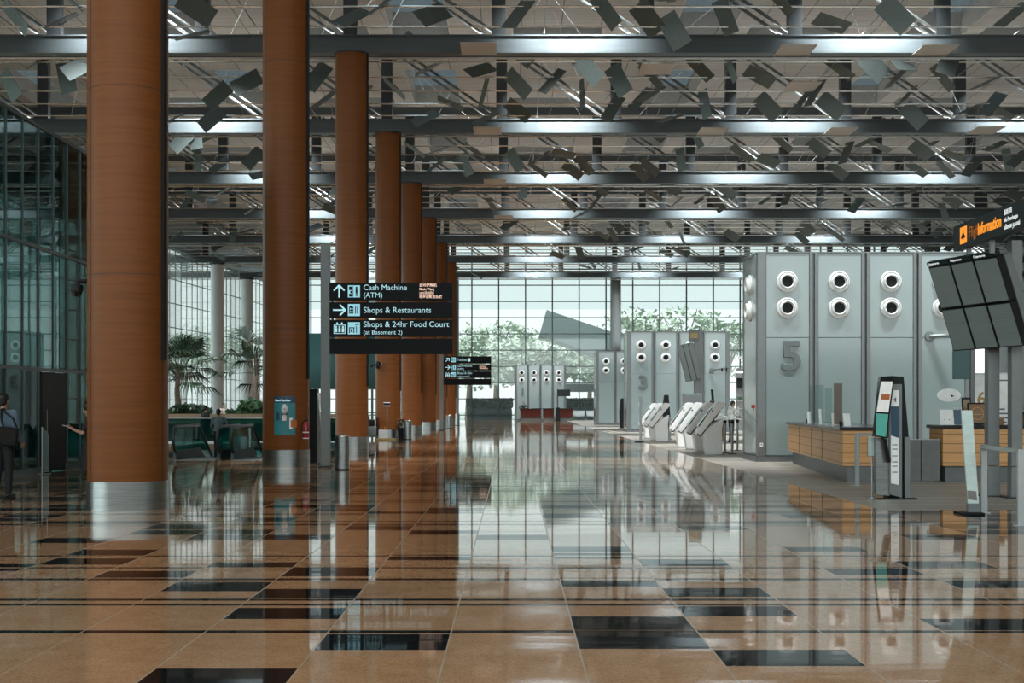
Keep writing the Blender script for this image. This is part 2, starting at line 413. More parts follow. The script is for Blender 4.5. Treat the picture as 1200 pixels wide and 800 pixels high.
# ---------------- roof trusses on the column lines
ztop = ZD
def truss(Y):
    m = MB()
    m.b2((XB0, Y - 0.2, 14.76), (XB1, Y + 0.2, 15.33))
    m.b2((XB0, Y - 0.26, 14.70), (XB1, Y + 0.26, 14.76)); m.b2((XB0, Y - 0.26, 15.33), (XB1, Y + 0.26, 15.38))
    m.b2((XB0, Y - 0.15, 18.7), (XB1, Y + 0.15, ZD))
    o = m.build('ceiling_truss', M_truss); struct(o)
    p = MB()
    for x in PX:
        p.b2((x - 0.26, Y - 0.18, 15.38), (x + 0.26, Y + 0.18, 18.7))
    p.build('posts', M_trussd, o)
    q = MB()
    for x in PX:
        for dx in (0.35, 0.85):
            q.cyl((x + dx, Y - 0.05, 18.6), (x + 5.52 - 0.85 + dx, Y - 0.05, 15.4), 0.065, n=8)
    q.build('brace_rods', M_rod, o)
    r = MB(); r.cyl((XB0, Y - 0.1, 14.55), (XB1, Y - 0.1, 14.55), 0.055, n=8)
    for x in PX: r.cyl((x, Y - 0.1, 14.55), (x, Y - 0.1, 14.72), 0.03, n=6)
    r.build('lower_rail', M_rail, o)
for k in range(1, 9): truss(DK[k])
# light rails between the trusses
for k in range(1, 8):
    for r in range(1, 6):
        Y = DK[k] + 14.4 * r / 6
        if Y < 41: continue
        m = MB(); m.cyl((XB0, Y, 15.05), (XB1, Y, 15.05), 0.032, n=8)
        rng = random.Random(k * 10 + r)
        for x in PX:
            if rng.random() < 0.5: m.cyl((x + rng.uniform(0, 5), Y, 15.05), (x + rng.uniform(0, 5), Y, 18.9), 0.012, n=5)
        struct(m.build('ceiling_rail', M_rail))
# long fore-and-aft tie lines
for i, x in enumerate([-24, -18.3, -9.4, 1.2, 7.6, 13.1, 18.8, 24.4, 30]):
    m = MB(); m.cyl((x, 36, 15.5), (x, FAR - 2, 15.5), 0.022, n=6); struct(m.build('ceiling_tie', M_rod))

# ---------------- far glazed wall
X0F, X1F = -27.0, 50.0
MX = 2.96
xs = []
x = atX(553, FAR) - MX * 12
while x < X1F:
    if x > X0F: xs.append(x)
    x += MX
zs = [atZ(yy, FAR) for yy in (486, 467.5, 448.5, 429.6, 416.5 - 0.0, 398, 379, 360, 341, 322, 303, 284)]
zs = [0.0] + [0.55 + 1.79 * i for i in range(0, 11)]
m = MB()
for x in xs: m.b2((x - 0.07, FAR - 0.16, 0), (x + 0.07, FAR + 0.1, ZD))
for z in zs[1:]: m.b2((X0F, FAR - 0.12, z - 0.05), (X1F, FAR + 0.06, z + 0.05))
w1 = struct(m.build('window_1', M_mull))
g = MB(); g.b2((X0F, FAR - 0.02, 0), (X1F, FAR, 12.2)); g.build('pane', G_far, w1)
g = MB(); g.b2((X0F, FAR - 0.02, 12.2), (X1F, FAR, ZD)); g.build('tinted_pane', G_fartint, w1)
# ---------------- left glazed wall (runs slightly inwards with depth)
a0 = Vector((-40.0, -8.0, 0)); a1 = Vector((-27.0, FAR, 0))
dirL = (a1 - a0); LL = dirL.length; angL = math.atan2(dirL.y, dirL.x)
m = MB()
n = int(LL / 1.5)
for i in range(n + 1):
    m.b2((i * 1.5 - 0.025, -0.03, 0), (i * 1.5 + 0.025, 0.03, 15.6))
for i in range(1, 8):
    m.b2((0, -0.05, 2.1 * i - 0.03), (LL, 0.05, 2.1 * i + 0.03))
m.b2((0, -0.35, 15.2), (LL, 0.35, 15.9)); m.b2((0, -0.2, 0), (LL, 0.2, 0.25))
w2 = struct(m.build('window_2', M_mull)); w2.location = a0; w2.rotation_euler = (0, 0, angL)
g = MB(); g.b2((0, -0.012, 0.25), (LL, 0.012, 15.2)); g.build('pane', G_left, w2)
m = MB(); m.b2((0, -0.12, 15.9), (LL, 0.12, ZD)); o = struct(m.build('wall_left', M_greypaint)); o.location = a0; o.rotation_euler = (0, 0, angL)
m = MB(); m.b2((52.5, -8, 0), (52.8, FAR, ZD)); struct(m.build('wall_right', M_concrete))
m = MB(); m.b2((-39, -8.3, 0), (52, -8, 5.0)); struct(m.build('wall_back_blocker', M_concrete))  # unseen low wall added to keep sky reflections out of the glass

# ---------------- reflective dark glass screen on the left, with a door
GX = -11.1
m = MB()
for i in range(0, 17):
    yy = 21.0 + i * 1.0
    if 31.2 < yy < 32.8: m.b2((GX - 0.04, yy - 0.02, 2.4), (GX + 0.02, yy + 0.02, 8.2))
    else: m.b2((GX - 0.05, yy - 0.02, 0.0), (GX + 0.02, yy + 0.02, 8.2))
for z in (2.45, 5.3, 8.15): m.b2((GX - 0.05, 21, z - 0.04), (GX + 0.03, 37, z + 0.04))
m.b2((GX - 0.06, 21, 0), (GX + 0.05, 31.1, 0.16)); m.b2((GX - 0.06, 32.8, 0), (GX + 0.05, 37, 0.16))
w3 = struct(m.build('wall_glass_screen', M_mull))
g = MB(); g.b2((GX - 0.02, 21, 0.16), (GX - 0.005, 31.1, 8.15)); g.b2((GX - 0.02, 31.1, 2.45), (GX - 0.005, 32.8, 8.15)); g.b2((GX - 0.02, 32.8, 0.16), (GX - 0.005, 37, 8.15))
g.build('pane', G_dark, w3)
m = MB(); m.b2((-16.2, 21, 0), (-16.0, 46, 2.75)); struct(m.build('wall_screen_lobby', M_tealwall))
d = MB(); d.b2((GX - 0.04, 31.14, 0.02), (GX + 0.04, 32.76, 2.40), 0.01); dr = struct(d.build('door_1', M_black))
h = MB(); h.tube([(GX + 0.09, 31.32, 0.9), (GX + 0.09, 31.32, 1.5)], 0.015); h.tube([(GX + 0.04, 31.32, 0.95), (GX + 0.09, 31.32, 0.95)], 0.01); h.tube([(GX + 0.04, 31.32, 1.45), (GX + 0.09, 31.32, 1.45)], 0.01)
h.build('door_handle', M_chrome, dr)

# ---------------- glazed lift lobby behind the row of columns
m = MB()
m.b2((-13.5, 88, 2.75), (-7.2, 96, 6.4))
lo = struct(m.build('wall_lift_lobby', M_tealwall))
m = MB()
for x in (-13.4, -11.3, -9.3, -7.3): m.b2((x - 0.07, 87.9, 0), (x + 0.07, 88.1, 2.75))
m.b2((-13.5, 87.92, 1.1), (-7.2, 88.0, 1.16))
m.build('door_frame', M_mull, lo)

# outside
m = MB(); m.b2((-140, -60, -0.35), (140, 420, -0.3)); struct(m.build('ground', M_ground))

# ================================================================== COLUMNS
ORD = ['nearest', 'second', 'third', 'fourth', 'fifth', 'sixth', 'seventh', 'farthest']
extra = ['nearest and widest in view, beside the man in the blue shirt', 'with a teal sanitiser poster and red extinguisher', 'standing behind the black hanging sign',
         'fourth in the row, with a camera on its side', 'fifth in the row, behind the second steel bin', 'sixth in the row from the front',
         'seventh in the row, beside the smaller black sign', 'last of the row, closest to the far glass wall']
CX = [atX(150, DK[0]), -5.98, -5.98, -5.97, -5.93, -5.9, -5.85, -5.75]
def column(i):
    Y = DK[i]; r = 0.61; H = 14.72
    t = thing('wood_column', 'round wood veneer column ' + extra[i], 'column', (CX[i], Y, 0), 0)
    m = MB(); m.lathe([(0, 0.44), (r, 0.44), (r, H), (0, H)], n=64)
    sh = m.build('shaft', M_colwood, t, True)
    m = MB()
    for z in ((3.6, 7.05, 10.6) if i != 0 else (3.6, 6.45, 10.2)):
        m.lathe([(r - 0.01, z - 0.006), (r + 0.002, z - 0.006), (r + 0.002, z + 0.006), (r - 0.01, z + 0.006)], n=64)
    for a in (R(223), R(343)):
        m.box((r * math.cos(a), r * math.sin(a), (H + .44) / 2), (0.006, 0.016, H - .44), (0, 0, a))
    m.build('panel_joint', M_joint, sh)
    m = MB(); m.lathe([(0, 0), (r + 0.012, 0), (r + 0.012, 0.44), (0, 0.44)], n=64)
    b = m.build('base', M_steel, t, True)
    m = MB()
    for a in (R(230),):
        for q in range(10): m.sph(((r + 0.012) * math.cos(a), (r + 0.012) * math.sin(a), 0.04 + q * 0.042), 0.008, 6)
    m.build('rivets', M_trussd, b)
    m = MB(); m.lathe([(0, H - 0.06), (r + 0.02, H - 0.06), (r + 0.02, H), (0, H)], n=48); m.build('cap', M_trussd, t, True)
    # conduit strip up the right side
    a = R(344)
    m = MB(); m.box(((r + 0.02) * math.cos(a), (r + 0.02) * math.sin(a), 8.5), (0.05, 0.09, 12.4), (0, 0, a)); m.build('cable_cover', M_black, t)
    return t
for i in range(8): column(i)
# white columns along the left glazed wall
wl = ['left of the two white columns behind the palms', 'right of the two white columns behind the palms']
for i, k in enumerate((7, 8)):
    t = thing('white_column', 'round white column by the left glass wall, ' + wl[i], 'column', (-27.05 if i == 0 else -27.2, DK[k], 0))
    m = MB(); m.lathe([(0, 0.2), (0.6, 0.2), (0.6, 14.7), (0, 14.7)], n=40); m.build('shaft', M_whitecol, t, True)
    m = MB(); m.lathe([(0, 0), (0.68, 0), (0.68, 0.2), (0, 0.2)], n=40); m.build('base', M_trussd, t, True)
    m = MB(); m.lathe([(0, 14.5), (0.7, 14.5), (0.7, 14.7), (0, 14.7)], n=40); m.build('cap', M_trussd, t, True)
# grey columns by the far wall
for px, Y, lab in ((721.5, 142.5, 'plain grey round column in front of the far glass wall, above the check-in blocks'), (531.5, 141.0, 'plain grey round column by the far glass wall, at the end of the wooden columns')):
    t = thing('grey_column', lab, 'column', (atX(px, Y), Y, 0))
    m = MB(); m.lathe([(0, 0.25), (0.58, 0.25), (0.58, 15.6), (0, 15.6)], n=40); m.build('shaft', M_greypaint, t, True)
    m = MB(); m.lathe([(0, 0), (0.64, 0), (0.64, 0.25), (0, 0.25)], n=40); m.build('base', M_steel, t, True)

# ================================================================== CEILING REFLECTORS
random.seed(11)
PW, PH, PT = 1.26, 0.74, 0.022
def panel_proto(flat):
    m = MB()
    if flat:
        m.box((0, 0, 0), (1.3, 1.7, 0.03), None, 0.008)
    else:
        m.box((0, 0, 0), (PW, PT, PH), None, 0.005)
        m.box((0, -PT / 2 - 0.004, 0), (0.016, 0.008, PH * 0.98)); m.box((0, PT / 2 + 0.004, 0), (0.016, 0.008, PH * 0.98))
    me_o = m.build('ceiling_reflector', M_flat if flat else M_panel)
    b = MB()
    if flat:
        b.cyl((-0.5, 0.2, 0.02), (0.5, 0.2, 0.02), 0.014, n=6)
        for s in (-1, 1): b.cyl((s * 0.4, 0.2, 0.015), (s * 0.4, 0.2, 0.36), 0.012, n=6)
    else:
        b.cyl((-0.12, PT / 2, 0), (-0.12, 0.1, 0.05), 0.014, n=6); b.cyl((0.12, PT / 2, 0), (0.12, 0.1, 0.05), 0.014, n=6); b.cyl((-0.16, 0.1, 0.05), (0.16, 0.1, 0.05), 0.016, n=6)
    b.build('mounting_bar', M_rod, me_o)
    return me_o
pp = panel_proto(False); pf = panel_proto(True)
used = {'p': False, 'f': False}
pcount = [0]
BAYN = {1: 'before the nearest roof beam', 2: 'between first and second roof beams', 3: 'between second and third roof beams',
        4: 'between third and fourth roof beams', 5: 'between fourth and fifth roof beams', 6: 'between fifth and sixth roof beams', 7: 'before the last roof beam'}
def side(X):
    return 'left of the wooden columns' if X < -6 else ('above the aisle' if X < 6.5 else 'above the check-in side')
def put_panel(loc, rot, kind='p'):
    src = pp if kind == 'p' else pf
    if used[kind]: o = dup(src)
    else: o = src; used[kind] = True
    o.location = loc
    o.rotation_euler = rot
    k = int((loc[1] - 20.6) // 14.4)
    w = 'dark grey tilted reflector panel' if kind == 'p' else 'beige flat reflector panel'
    lab = '%s %s, %s' % (w, side(loc[0]), BAYN[max(1, min(7, k))])
    tag(o, lab, 'reflector panel', ('tilted' if kind == 'p' else 'flat') + ' ceiling reflectors ' + side(loc[0]) + ' ' + BAYN[max(1, min(7, k))])
    pcount[0] += 1
placed = []
def hand(cx, cy, roll, L, W, flip=1):
    """a panel on the light rail nearest to the sight line; roll of its long side, width by how far it turns away"""
    best = None
    for k in range(1, 8):
        for r in range(1, 6):
            Y = DK[k] + 14.4 * r / 6
            yy = VY - 13.45 * F / Y
            if best is None or abs(yy - cy) < best[0]: best = (abs(yy - cy), Y)
    Y = best[1] - 0.12
    X = atX(cx, Y); Z = atZ(cy, Y)
    Z = max(14.45, min(15.65, Z))
    s = Y / F
    a = math.acos(max(0.06, min(0.98, W * s / PH)))
    l = math.acos(max(0.35, min(1.0, L * s / PW)))
    mt = Matrix.Rotation(R(roll), 3, 'Y') @ Matrix.Rotation(flip * a, 3, 'X') @ Matrix.Rotation(l * 0.9, 3, 'Z')
    put_panel((X, Y, Z), mt.to_euler())
    placed.append((X, Y))
HANDS = [(689, 81, 48, 39, 17), (647, 95, -48, 38, 12), (682, 110, 88, 38, 4), (609, 62, 48, 36, 15), (607, 98, 50, 36, 14), (607, 129, 48, 30, 12), (759, 22, 58, 38, 22),
         (790, 36, 60, 48, 24), (725, 94, 62, 42, 18), (763, 110, -42, 34, 9), (786, 138, -45, 28, 8), (718, 127, -58, 34, 14), (735, 60, -55, 30, 8), (607, 17, -72, 40, 18),
         (413, 20, -55, 34, 20), (471, 53, -45, 40, 18), (507, 17, -40, 34, 26), (563, 82, -45, 28, 18), (567, 108, -76, 40, 6), (570, 138, -45, 30, 10), (498, 138, -40, 30, 14),
         (850, 20, 84, 38, 14), (826, 122, 80, 40, 8), (900, 125, 46, 38, 18), (955, 109, -60, 42, 6), (974, 124, 40, 34, 26), (1049, 17, 45, 44, 28), (1024, 78, 40, 34, 28),
         (1112, 73, -70, 34, 22), (1052, 90, -46, 48, 4), (1163, 122, -50, 45, 12), (1071, 135, 45, 42, 24), (1187, 17, -40, 45, 10), (1058, 75, -30, 26, 20),
         (78, 91, 82, 36, 22), (92, 79, -40, 34, 26), (255, 112, -42, 40, 24), (248, 139, -40, 34, 22), (289, 97, -30, 36, 24), (372, 90, -55, 36, 20), (40, 170, -38, 40, 22), (68, 190, -40, 36, 22),
         (55, 150, -42, 38, 26), (18, 20, 50, 46, 14), (12, 100, 60, 44, 18), (230, 10, 40, 40, 24), (229, 160, 84, 34, 16), (213, 165, -45, 34, 24), (232, 188, 86, 34, 10), (297, 185, -48, 42, 18)]
for h in HANDS: hand(*h, flip=1 if h[2] > 0 else -1)
for cx, cy, Y in ((561, 59, 48.3), (769, 78.5, 52.5), (931, 37, 48.6), (1095, 55, 48.6), (571, 153, 62.7), (580, 213, 77.0), (835, 140, 62.8), (985, 150, 62.8), (1155, 162, 62.6), (590, 252, 91.5), (940, 92, 55.4)):
    put_panel((atX(cx, Y), Y, 14.62 if Y not in (52.5, 55.4) else 14.95), (0, 0, 0), 'f')
BUD = {1: 9, 2: 24, 3: 54, 4: 54, 5: 46, 6: 33, 7: 24}
for k, nb in BUD.items():
    made = 0; tries = 0
    while made < nb and tries < 2000:
        tries += 1
        r = random.randint(1, 5); Y = DK[k] + 14.4 * r / 6 - 0.12
        if Y < 43.5: continue
        X = random.uniform(-0.39 * Y, 0.39 * Y)
        if any(abs(X - a) < 1.25 and abs(Y - b) < 1.6 for a, b in placed): continue
        roll = random.choice([45, 50, 40, 60, 85, -45, -40, -55, 42, -48])
        if X > 8 and random.random() < 0.55: roll = -abs(roll) if random.random() < 0.5 else abs(roll)
        if X < -7: roll = -abs(roll) if random.random() < 0.75 else roll
        a = math.acos(random.choice([0.1, 0.2, 0.3, 0.4, 0.5, 0.6, 0.75]))
        l = random.uniform(0, 0.6)
        mt = Matrix.Rotation(R(roll), 3, 'Y') @ Matrix.Rotation((1 if roll > 0 else -1) * a, 3, 'X') @ Matrix.Rotation(l, 3, 'Z')
        put_panel((X, Y, 15.05 + random.uniform(-0.4, 0.35)), mt.to_euler())
        placed.append((X, Y)); made += 1

# ================================================================== HANGING DIRECTION SIGNS
def pict(parent, kind, x, z, s):
    """white-blue square pictogram with dark drawing; centre x,z size s (sits on the front at y=0)"""
    m = MB(); m.box((x, -0.004, z), (s, 0.008, s)); o = m.build('pictogram', M_signpic, parent)
    d = MB(); q = s / 10
    def bx(u0, v0, u1, v1): d.b2((x + u0 * q, -0.0105, z + v0 * q), (x + u1 * q, -0.008, z + v1 * q))
    if kind == 'atm':
        bx(-4, 1, -1.4, 4); bx(-1, -4.4, -.5, 4.4); bx(-4, -4.4, -1.2, -2); bx(-3, -1.6, -1.6, 0.4); d.sph((x + 2.2 * q, -0.009, z + 3 * q), 0.9 * q, 10, (1, .15, 1)); bx(1.4, -1.5, 3, 1.8); bx(1.5, -4.2, 2.1, -1.5); bx(2.5, -4.2, 3.1, -1.5)
    elif kind == 'shop':
        bx(-4, -3, -.4, 2.6); bx(-3.4, 2.6, -1, 3.6); bx(1, -3, 1.7, 3); bx(2.6, -3, 3.3, 3)
    else:
        bx(-4, -4, -3.2, 0); bx(-4, 0, .6, .8); bx(-.4, -4, .4, 0); bx(-2.6, -3.2, -1.2, -.6); bx(1.6, -4, 2.2, 2); bx(3, -4, 3.7, 1.4); bx(1, 2.6, 4, 3.1)
    d.build('drawing', M_signblk, o)
    if kind == 'shop':
        w = MB()
        for u, v in ((-3.3, -2.2), (-1.8, -2.2), (-3.3, .2), (-1.8, .2)): w.b2((x + u * q, -0.0125, z + v * q), (x + (u + .9) * q, -0.0105, z + (v + 1.5) * q))
        w.build('window_marks', M_signpic, o)
def arrow(parent, x, z, s, ang):
    m = MB(); w = s * 0.13
    rot = Matrix.Rotation(-ang, 4, 'Y')
    T = Matrix.Translation((x, -0.004, z)) @ rot
    v = []
    v += m.box((0, 0, 0), (s, 0.008, w))
    v += m.box((s * 0.28, 0, s * 0.21), (s * 0.62, 0.008, w), (0, R(45), 0))
    v += m.box((s * 0.28, 0, -s * 0.21), (s * 0.62, 0.008, w), (0, R(-45), 0))
    bmesh.ops.transform(m.bm, matrix=T, verts=m.bm.verts[:])
    m.build('arrow', M_signtxt, parent)
def lift_icon(parent, x, z, s):
    m = MB(); q = s / 10
    for u in (-2.6, 0, 2.6):
        m.sph((x + u * q, -0.004, z + 1.0 * q), 0.8 * q, 10, (1, .3, 1)); m.b2((x + (u - .85) * q, -0.008, z - 3 * q), (x + (u + .85) * q, 0, z + .1 * q))
    m.b2((x - 4.4 * q, -.008, z - 4.2 * q), (x + 4.4 * q, 0, z - 3.7 * q)); m.b2((x - 4.4 * q, -.008, z - 4.2 * q), (x - 3.9 * q, 0, z + 2.6 * q)); m.b2((x + 3.9 * q, -.008, z - 4.2 * q), (x + 4.4 * q, 0, z + 2.6 * q))
    m.b2((x - 4.4 * q, -.008, z + 2.2 * q), (x + 4.4 * q, 0, z + 2.7 * q))
    for u in (-1.8, 1.8):
        m.prism([(x + (u - .9) * q, z + 3.3 * q), (x + (u + .9) * q, z + 3.3 * q), (x + u * q, z + (4.8) * q)], 0.008, Matrix.Translation((0, -.008, 0)))
    m.build('lift_symbol', M_signtxt, parent)
def direction_sign(label, D, pxl, pxr, rows, postpx, post_top, W=3.12):
    x0 = atX(pxl, D); t = thing('direction_sign', label, 'sign', (x0, D, 0))
    zt = EYE + 144 * D / F if D < 50 else atZ(418, D)
    zt = 4.76; hgt = [0.455, 0.405, 0.43, 0.40]; gap = 0.05
    z = zt
    ws = rows['W']
    for i, h in enumerate(hgt):
        m = MB(); m.b2((0, 0, z - h), (ws, 0.14, z), 0.006)
        row = m.build('row_panel', M_signblk, t)
        r = rows['r'][i]
        zc = z - h / 2
        if r:
            if r['arrow'] == 'lift': lift_icon(row, 0.25, zc, 0.34)
            else: arrow(row, 0.24, zc, 0.32, r['arrow'])
            pict(row, r['pict'], 0.62, zc, 0.31)
            if len(r['lines']) == 1:
                text_mesh('lettering', r['lines'][0][0], r['lines'][0][1], M_signtxt, row, (0.86, -0.004, zc - 0.07))
            else:
                a, b = r['lines']
                text_mesh('lettering', a[0], a[1], M_signtxt, row, (0.86, -0.004, zc + 0.035))
                text_mesh('lettering', b[0], b[1], M_signtxt, row, (0.86, -0.004, zc - 0.155))
            if r.get('warm'):
                for q, s_ in enumerate(r['warm']):
                    text_mesh('translation_lettering', s_, 0.09, M_signwarm, row, (r['wx'], -0.004, z - 0.10 - q * 0.099), bold=0.002, sx=min(1.0, 5.2 / max(5.2, len(s_) * (0.62 if s_.isascii() else 0.8))))
            if r.get('tagbox'):
                mm = MB(); mm.box((r['tagbox'], -0.004, zc), (0.17, 0.008, 0.2)); mm.build('zone_mark', M_signtxt, row)
        z -= h + gap
    m = MB()
    for xx in (0.06, ws - 0.06): m.b2((xx - 0.03, 0.05, z + gap + 0.02), (xx + 0.03, 0.11, zt - 0.02))
    m.build('back_strap', M_trussd, t)
    xp = atX(postpx, D) - x0
    m = MB(); m.b2((xp - 0.115, -0.02, 0), (xp + 0.115, 0.2, post_top), 0.01); m.build('post', M_greypaint, t)
    m = MB(); m.b2((xp - 0.17, -0.08, 0), (xp + 0.17, 0.26, 0.05), 0.008); m.build('foot_plate', M_trussd, t)
    m = MB()
    for zz in (3.2, 4.4): m.b2((xp + 0.1, 0.05, zz - 0.04), (0.03, 0.1, zz + 0.04))
    m.build('bracket', M_trussd, t)
    return t
SIGN_D = 34.0
R1 = {'W': 3.16, 'r': [
    {'arrow': R(90), 'pict': 'atm', 'lines': [('Cash Machine', 0.20), ('(ATM)', 0.185)], 'warm': ['自动提款机', 'Mesin Wang', 'பணம் இயந்திரம்', '現金自動支払機'], 'wx': 2.30},
    {'arrow': 0.0, 'pict': 'shop', 'lines': [('Shops & Restaurants', 0.21)]},
    {'arrow': 'lift', 'pict': 'food', 'lines': [('Shops & 24hr Food Court', 0.208), ('(at Basement 2)', 0.158)]}, None]}
direction_sign('large black hanging sign reading Cash Machine, Shops and Restaurants, on a grey post', SIGN_D, 386.5, 530, R1, 381, 5.75)
R2 = {'W': 3.05, 'r': [
    {'arrow': R(45), 'pict': 'shop', 'lines': [('Toilets', 0.22)], 'tagbox': 1.62},
    {'arrow': 0.0, 'pict': 'atm', 'lines': [('Cash Machine', 0.17), ('(ATM)', 0.16)], 'warm': ['自动提款机', 'Mesin Wang', '現金自動支払'], 'wx': 2.3},
    {'arrow': 'lift', 'pict': 'food', 'lines': [('Shops & 24hr', 0.18), ('at Basement 2', 0.14)]}, None]}
direction_sign('smaller black direction sign farther down the aisle, beside the last wooden columns', 85.0, 520, 575, R2, 517.3, 5.0)

# ================================================================== CHECK-IN ISLANDS
def island(label, X0, Y0, npan, pitch, depth, H, digit, endnoz=False):
    t = thing('check_in_block', label, 'check-in block', (X0, Y0, 0))
    W = npan * pitch + 0.24
    m = MB(); m.b2((-0.04, -0.04, 0), (W + 0.04, depth, 0.16)); m.build('plinth', M_plinth, t)
    m = MB(); m.b2((0.1, 0.12, 0.16), (W - 0.1, depth - 0.05, H - 0.04)); m.build('core', M_islframe, t)
    m = MB(); m.b2((0, 0.0, H - 0.04), (W, depth, H)); m.build('top_edge', M_islframe, t)
    for i in range(npan + 1):
        x = i * pitch
        m = MB()
        if i in (0, npan):
            m.b2((x, 0.0, 0.16), (x + 0.24, 0.3, H - 0.04), 0.01)
        else:
            m.b2((x + 0.00, 0.0, 0.16), (x + 0.09, 0.13, H - 0.04), 0.006); m.b2((x + 0.15, 0.0, 0.16), (x + 0.24, 0.13, H - 0.04), 0.006)
            m.b2((x + 0.09, 0.1, 0.16), (x + 0.15, 0.13, H - 0.04))
        m.build('pilaster', M_islframe, t)
    for i in range(npan):
        x0 = i * pitch + 0.24; x1 = (i + 1) * pitch; xc = (x0 + x1) / 2
        m = MB(); m.b2((x0 + 0.005, 0.03, 0.18), (x1 - 0.005, 0.12, 3.525), 0.004); m.b2((x0 + 0.005, 0.03, 3.54), (x1 - 0.005, 0.12, H - 0.05), 0.004)
        p = m.build('glass_panel', M_islpanel, t)
        for z in (H - 0.85, H - 1.60):
            mt = Matrix.Translation((xc - 0.02, 0.03, z)) @ Matrix.Rotation(R(90), 4, 'X')
            m = MB(); m.lathe([(0, 0.0), (0.30, 0.0), (0.305, 0.03), (0.27, 0.07), (0.255, 0.05), (0.235, 0.05), (0.225, 0.12), (0.185, 0.15), (0.165, 0.12), (0.15, 0.05)], mt, 28)
            nz = m.build('air_nozzle', M_nozzle, t, True)
            m = MB(); m.lathe([(0, 0.055), (0.155, 0.055), (0.155, 0.075), (0, 0.09)], mt, 24); m.build('throat', M_black, nz, True)
    # left end face: tall glass panel and trim
    m = MB(); m.b2((-0.0, 0.32, 0.18), (0.1, depth - 0.22, H - 0.05), 0.004); m.build('end_panel', M_islpanel, t)
    m = MB(); m.b2((-0.01, depth - 0.2, 0.16), (0.14, depth, H - 0.04), 0.01); m.build('end_trim', M_islframe, t)
    for z in ((H - 0.85, H - 1.60) if endnoz else ()):
        mt = Matrix.Translation((0.0, depth * 0.5, z)) @ Matrix.Rotation(R(-90), 4, 'Y')
        m = MB(); m.lathe([(0, 0.0), (0.30, 0.0), (0.305, 0.03), (0.27, 0.07), (0.235, 0.05), (0.225, 0.12), (0.185, 0.15), (0.15, 0.05)], mt, 28)
        nz = m.build('air_nozzle', M_nozzle, t, True)
        m = MB(); m.lathe([(0, 0.055), (0.155, 0.055), (0.155, 0.075), (0, 0.09)], mt, 24); m.build('throat', M_black, nz, True)
    if digit:
        o = text_mesh('number', digit, 1.16, M_digit, t, (0.24 + (pitch - 0.24) * 0.58, 0.02, 2.62), ext=0.03, align='CENTER', bold=0.022, bevel=0.012, sx=1.06)
    return t
i5 = island('check-in block numbered 5, large pale green glass wall behind the wooden desks', atX(888, 37.6), 37.6, 4, 1.475, 2.4, 5.97, '5', True)
i3 = island('check-in block numbered 3, behind the white self-service kiosks', atX(735, 80), 80, 4, 1.49, 2.4, 6.1, '3')
i2 = island('pale check-in block partly hidden behind block 3, no number showing', atX(698, 108), 108, 4, 1.49, 2.4, 6.05, None)
i1 = island('check-in block numbered 1, small and pale before the far glass wall', atX(603, 139), 139, 4, 1.30, 2.4, 5.9, '1')
# small things on block 5
def onface(x, z): return (x, 37.6 + 0.03, z)
t = thing('fire_alarm_point', 'small red alarm disc on the left end of block 5', 'fire alarm', (atX(882, 37.7), 37.6, atZ(476, 37.6)))
m = MB(); m.lathe([(0, 0), (0.06, 0), (0.055, 0.05), (0, 0.06)], Matrix.Rotation(R(90), 4, 'X'), 20); m.build('disc', M_red, t, True)
m = MB(); m.box((0, -0.02, -0.09), (0.05, 0.03, 0.05), None, 0.005); m.build('junction_box', M_plinth, t)
t = thing('wall_socket', 'small white socket plate low on the corner of block 5', 'socket', (atX(889, 37.6) + 0.08, 37.6, atZ(521, 37.6)))
m = MB(); m.box((0, -0.008, 0), (0.09, 0.016, 0.11), None, 0.004); m.build('plate', M_white, t)
m = MB(); m.box((0, -0.019, 0.01), (0.035, 0.006, 0.03)); m.build('switch', M_black, t)

# ================================================================== CHECK-IN DESKS
def desk(label, loc, rz, L, parts_v, wood=M_deskwood, depth=0.8, h=1.15, group=None):
    """front runs along +X from 0 to L, facing -Y"""
    t = thing('check_in_desk', label, 'desk', loc, rz, group)
    m = MB(); m.b2((0.08, 0.1, 0), (L - 0.04, depth, 0.32)); m.build('plinth', M_plinth, t)
    m = MB(); m.b2((0, 0, 0.34), (L, 0.06, h - 0.07)); fr = m.build('front_panel', wood, t)
    for xa in (0, L - 0.05):
        m = MB(); m.b2((xa, 0.06, 0.34), (xa + 0.05, depth, h - 0.07)); m.build('side_panel', wood, t)
    m = MB(); m.b2((0.05, 0.06, 0.32), (L - 0.05, depth, 0.36)); m.build('bottom_rail', M_plinth, t)
    m = MB(); m.b2((-0.06, -0.07, h - 0.07), (L + 0.05, depth + 0.03, h), 0.008); m.build('worktop', M_desktop, t)
    if parts_v:
        m = MB()
        for x in parts_v: m.b2((x - 0.012, -0.006, 0.36), (x + 0.012, 0.0, h - 0.08))
        m.build('panel_joint', M_black, fr)
    return t
DC = Vector((6.90, 27.6, 0))                       # near corner of the L-shaped counter
far = Vector((7.72, 36.9, 0))
dv = far - DC
# long wing: its front runs from far end to the near corner, facing the aisle
desk('long wooden check-in desk with black top, running back to block 5', far, math.atan2(-dv.y, -dv.x), dv.length, [2.3, 4.6, 6.4], depth=1.22)
M_lowgrey = mat('low_wall_grey', (0.135, 0.145, 0.142), 0.45, 0.3)
t = thing('low_gate', 'low grey gate panel between the two wooden desks', 'gate', (8.16, 27.7, 0))
m = MB(); m.b2((0, 0, 0.02), (0.40, 0.07, 0.88), 0.006); m.b2((0.415, 0, 0.02), (0.81, 0.07, 0.88), 0.006); m.build('leaf', M_lowgrey, t)
m = MB(); m.b2((0, -0.01, 0.88), (0.81, 0.08, 0.9)); m.build('top_edge', M_steel, t)
desk('wooden check-in desk with black top carrying the oval sign and brown plaque', (9.0, 27.62, 0), 0, 3.1, None, depth=0.9, h=1.19)
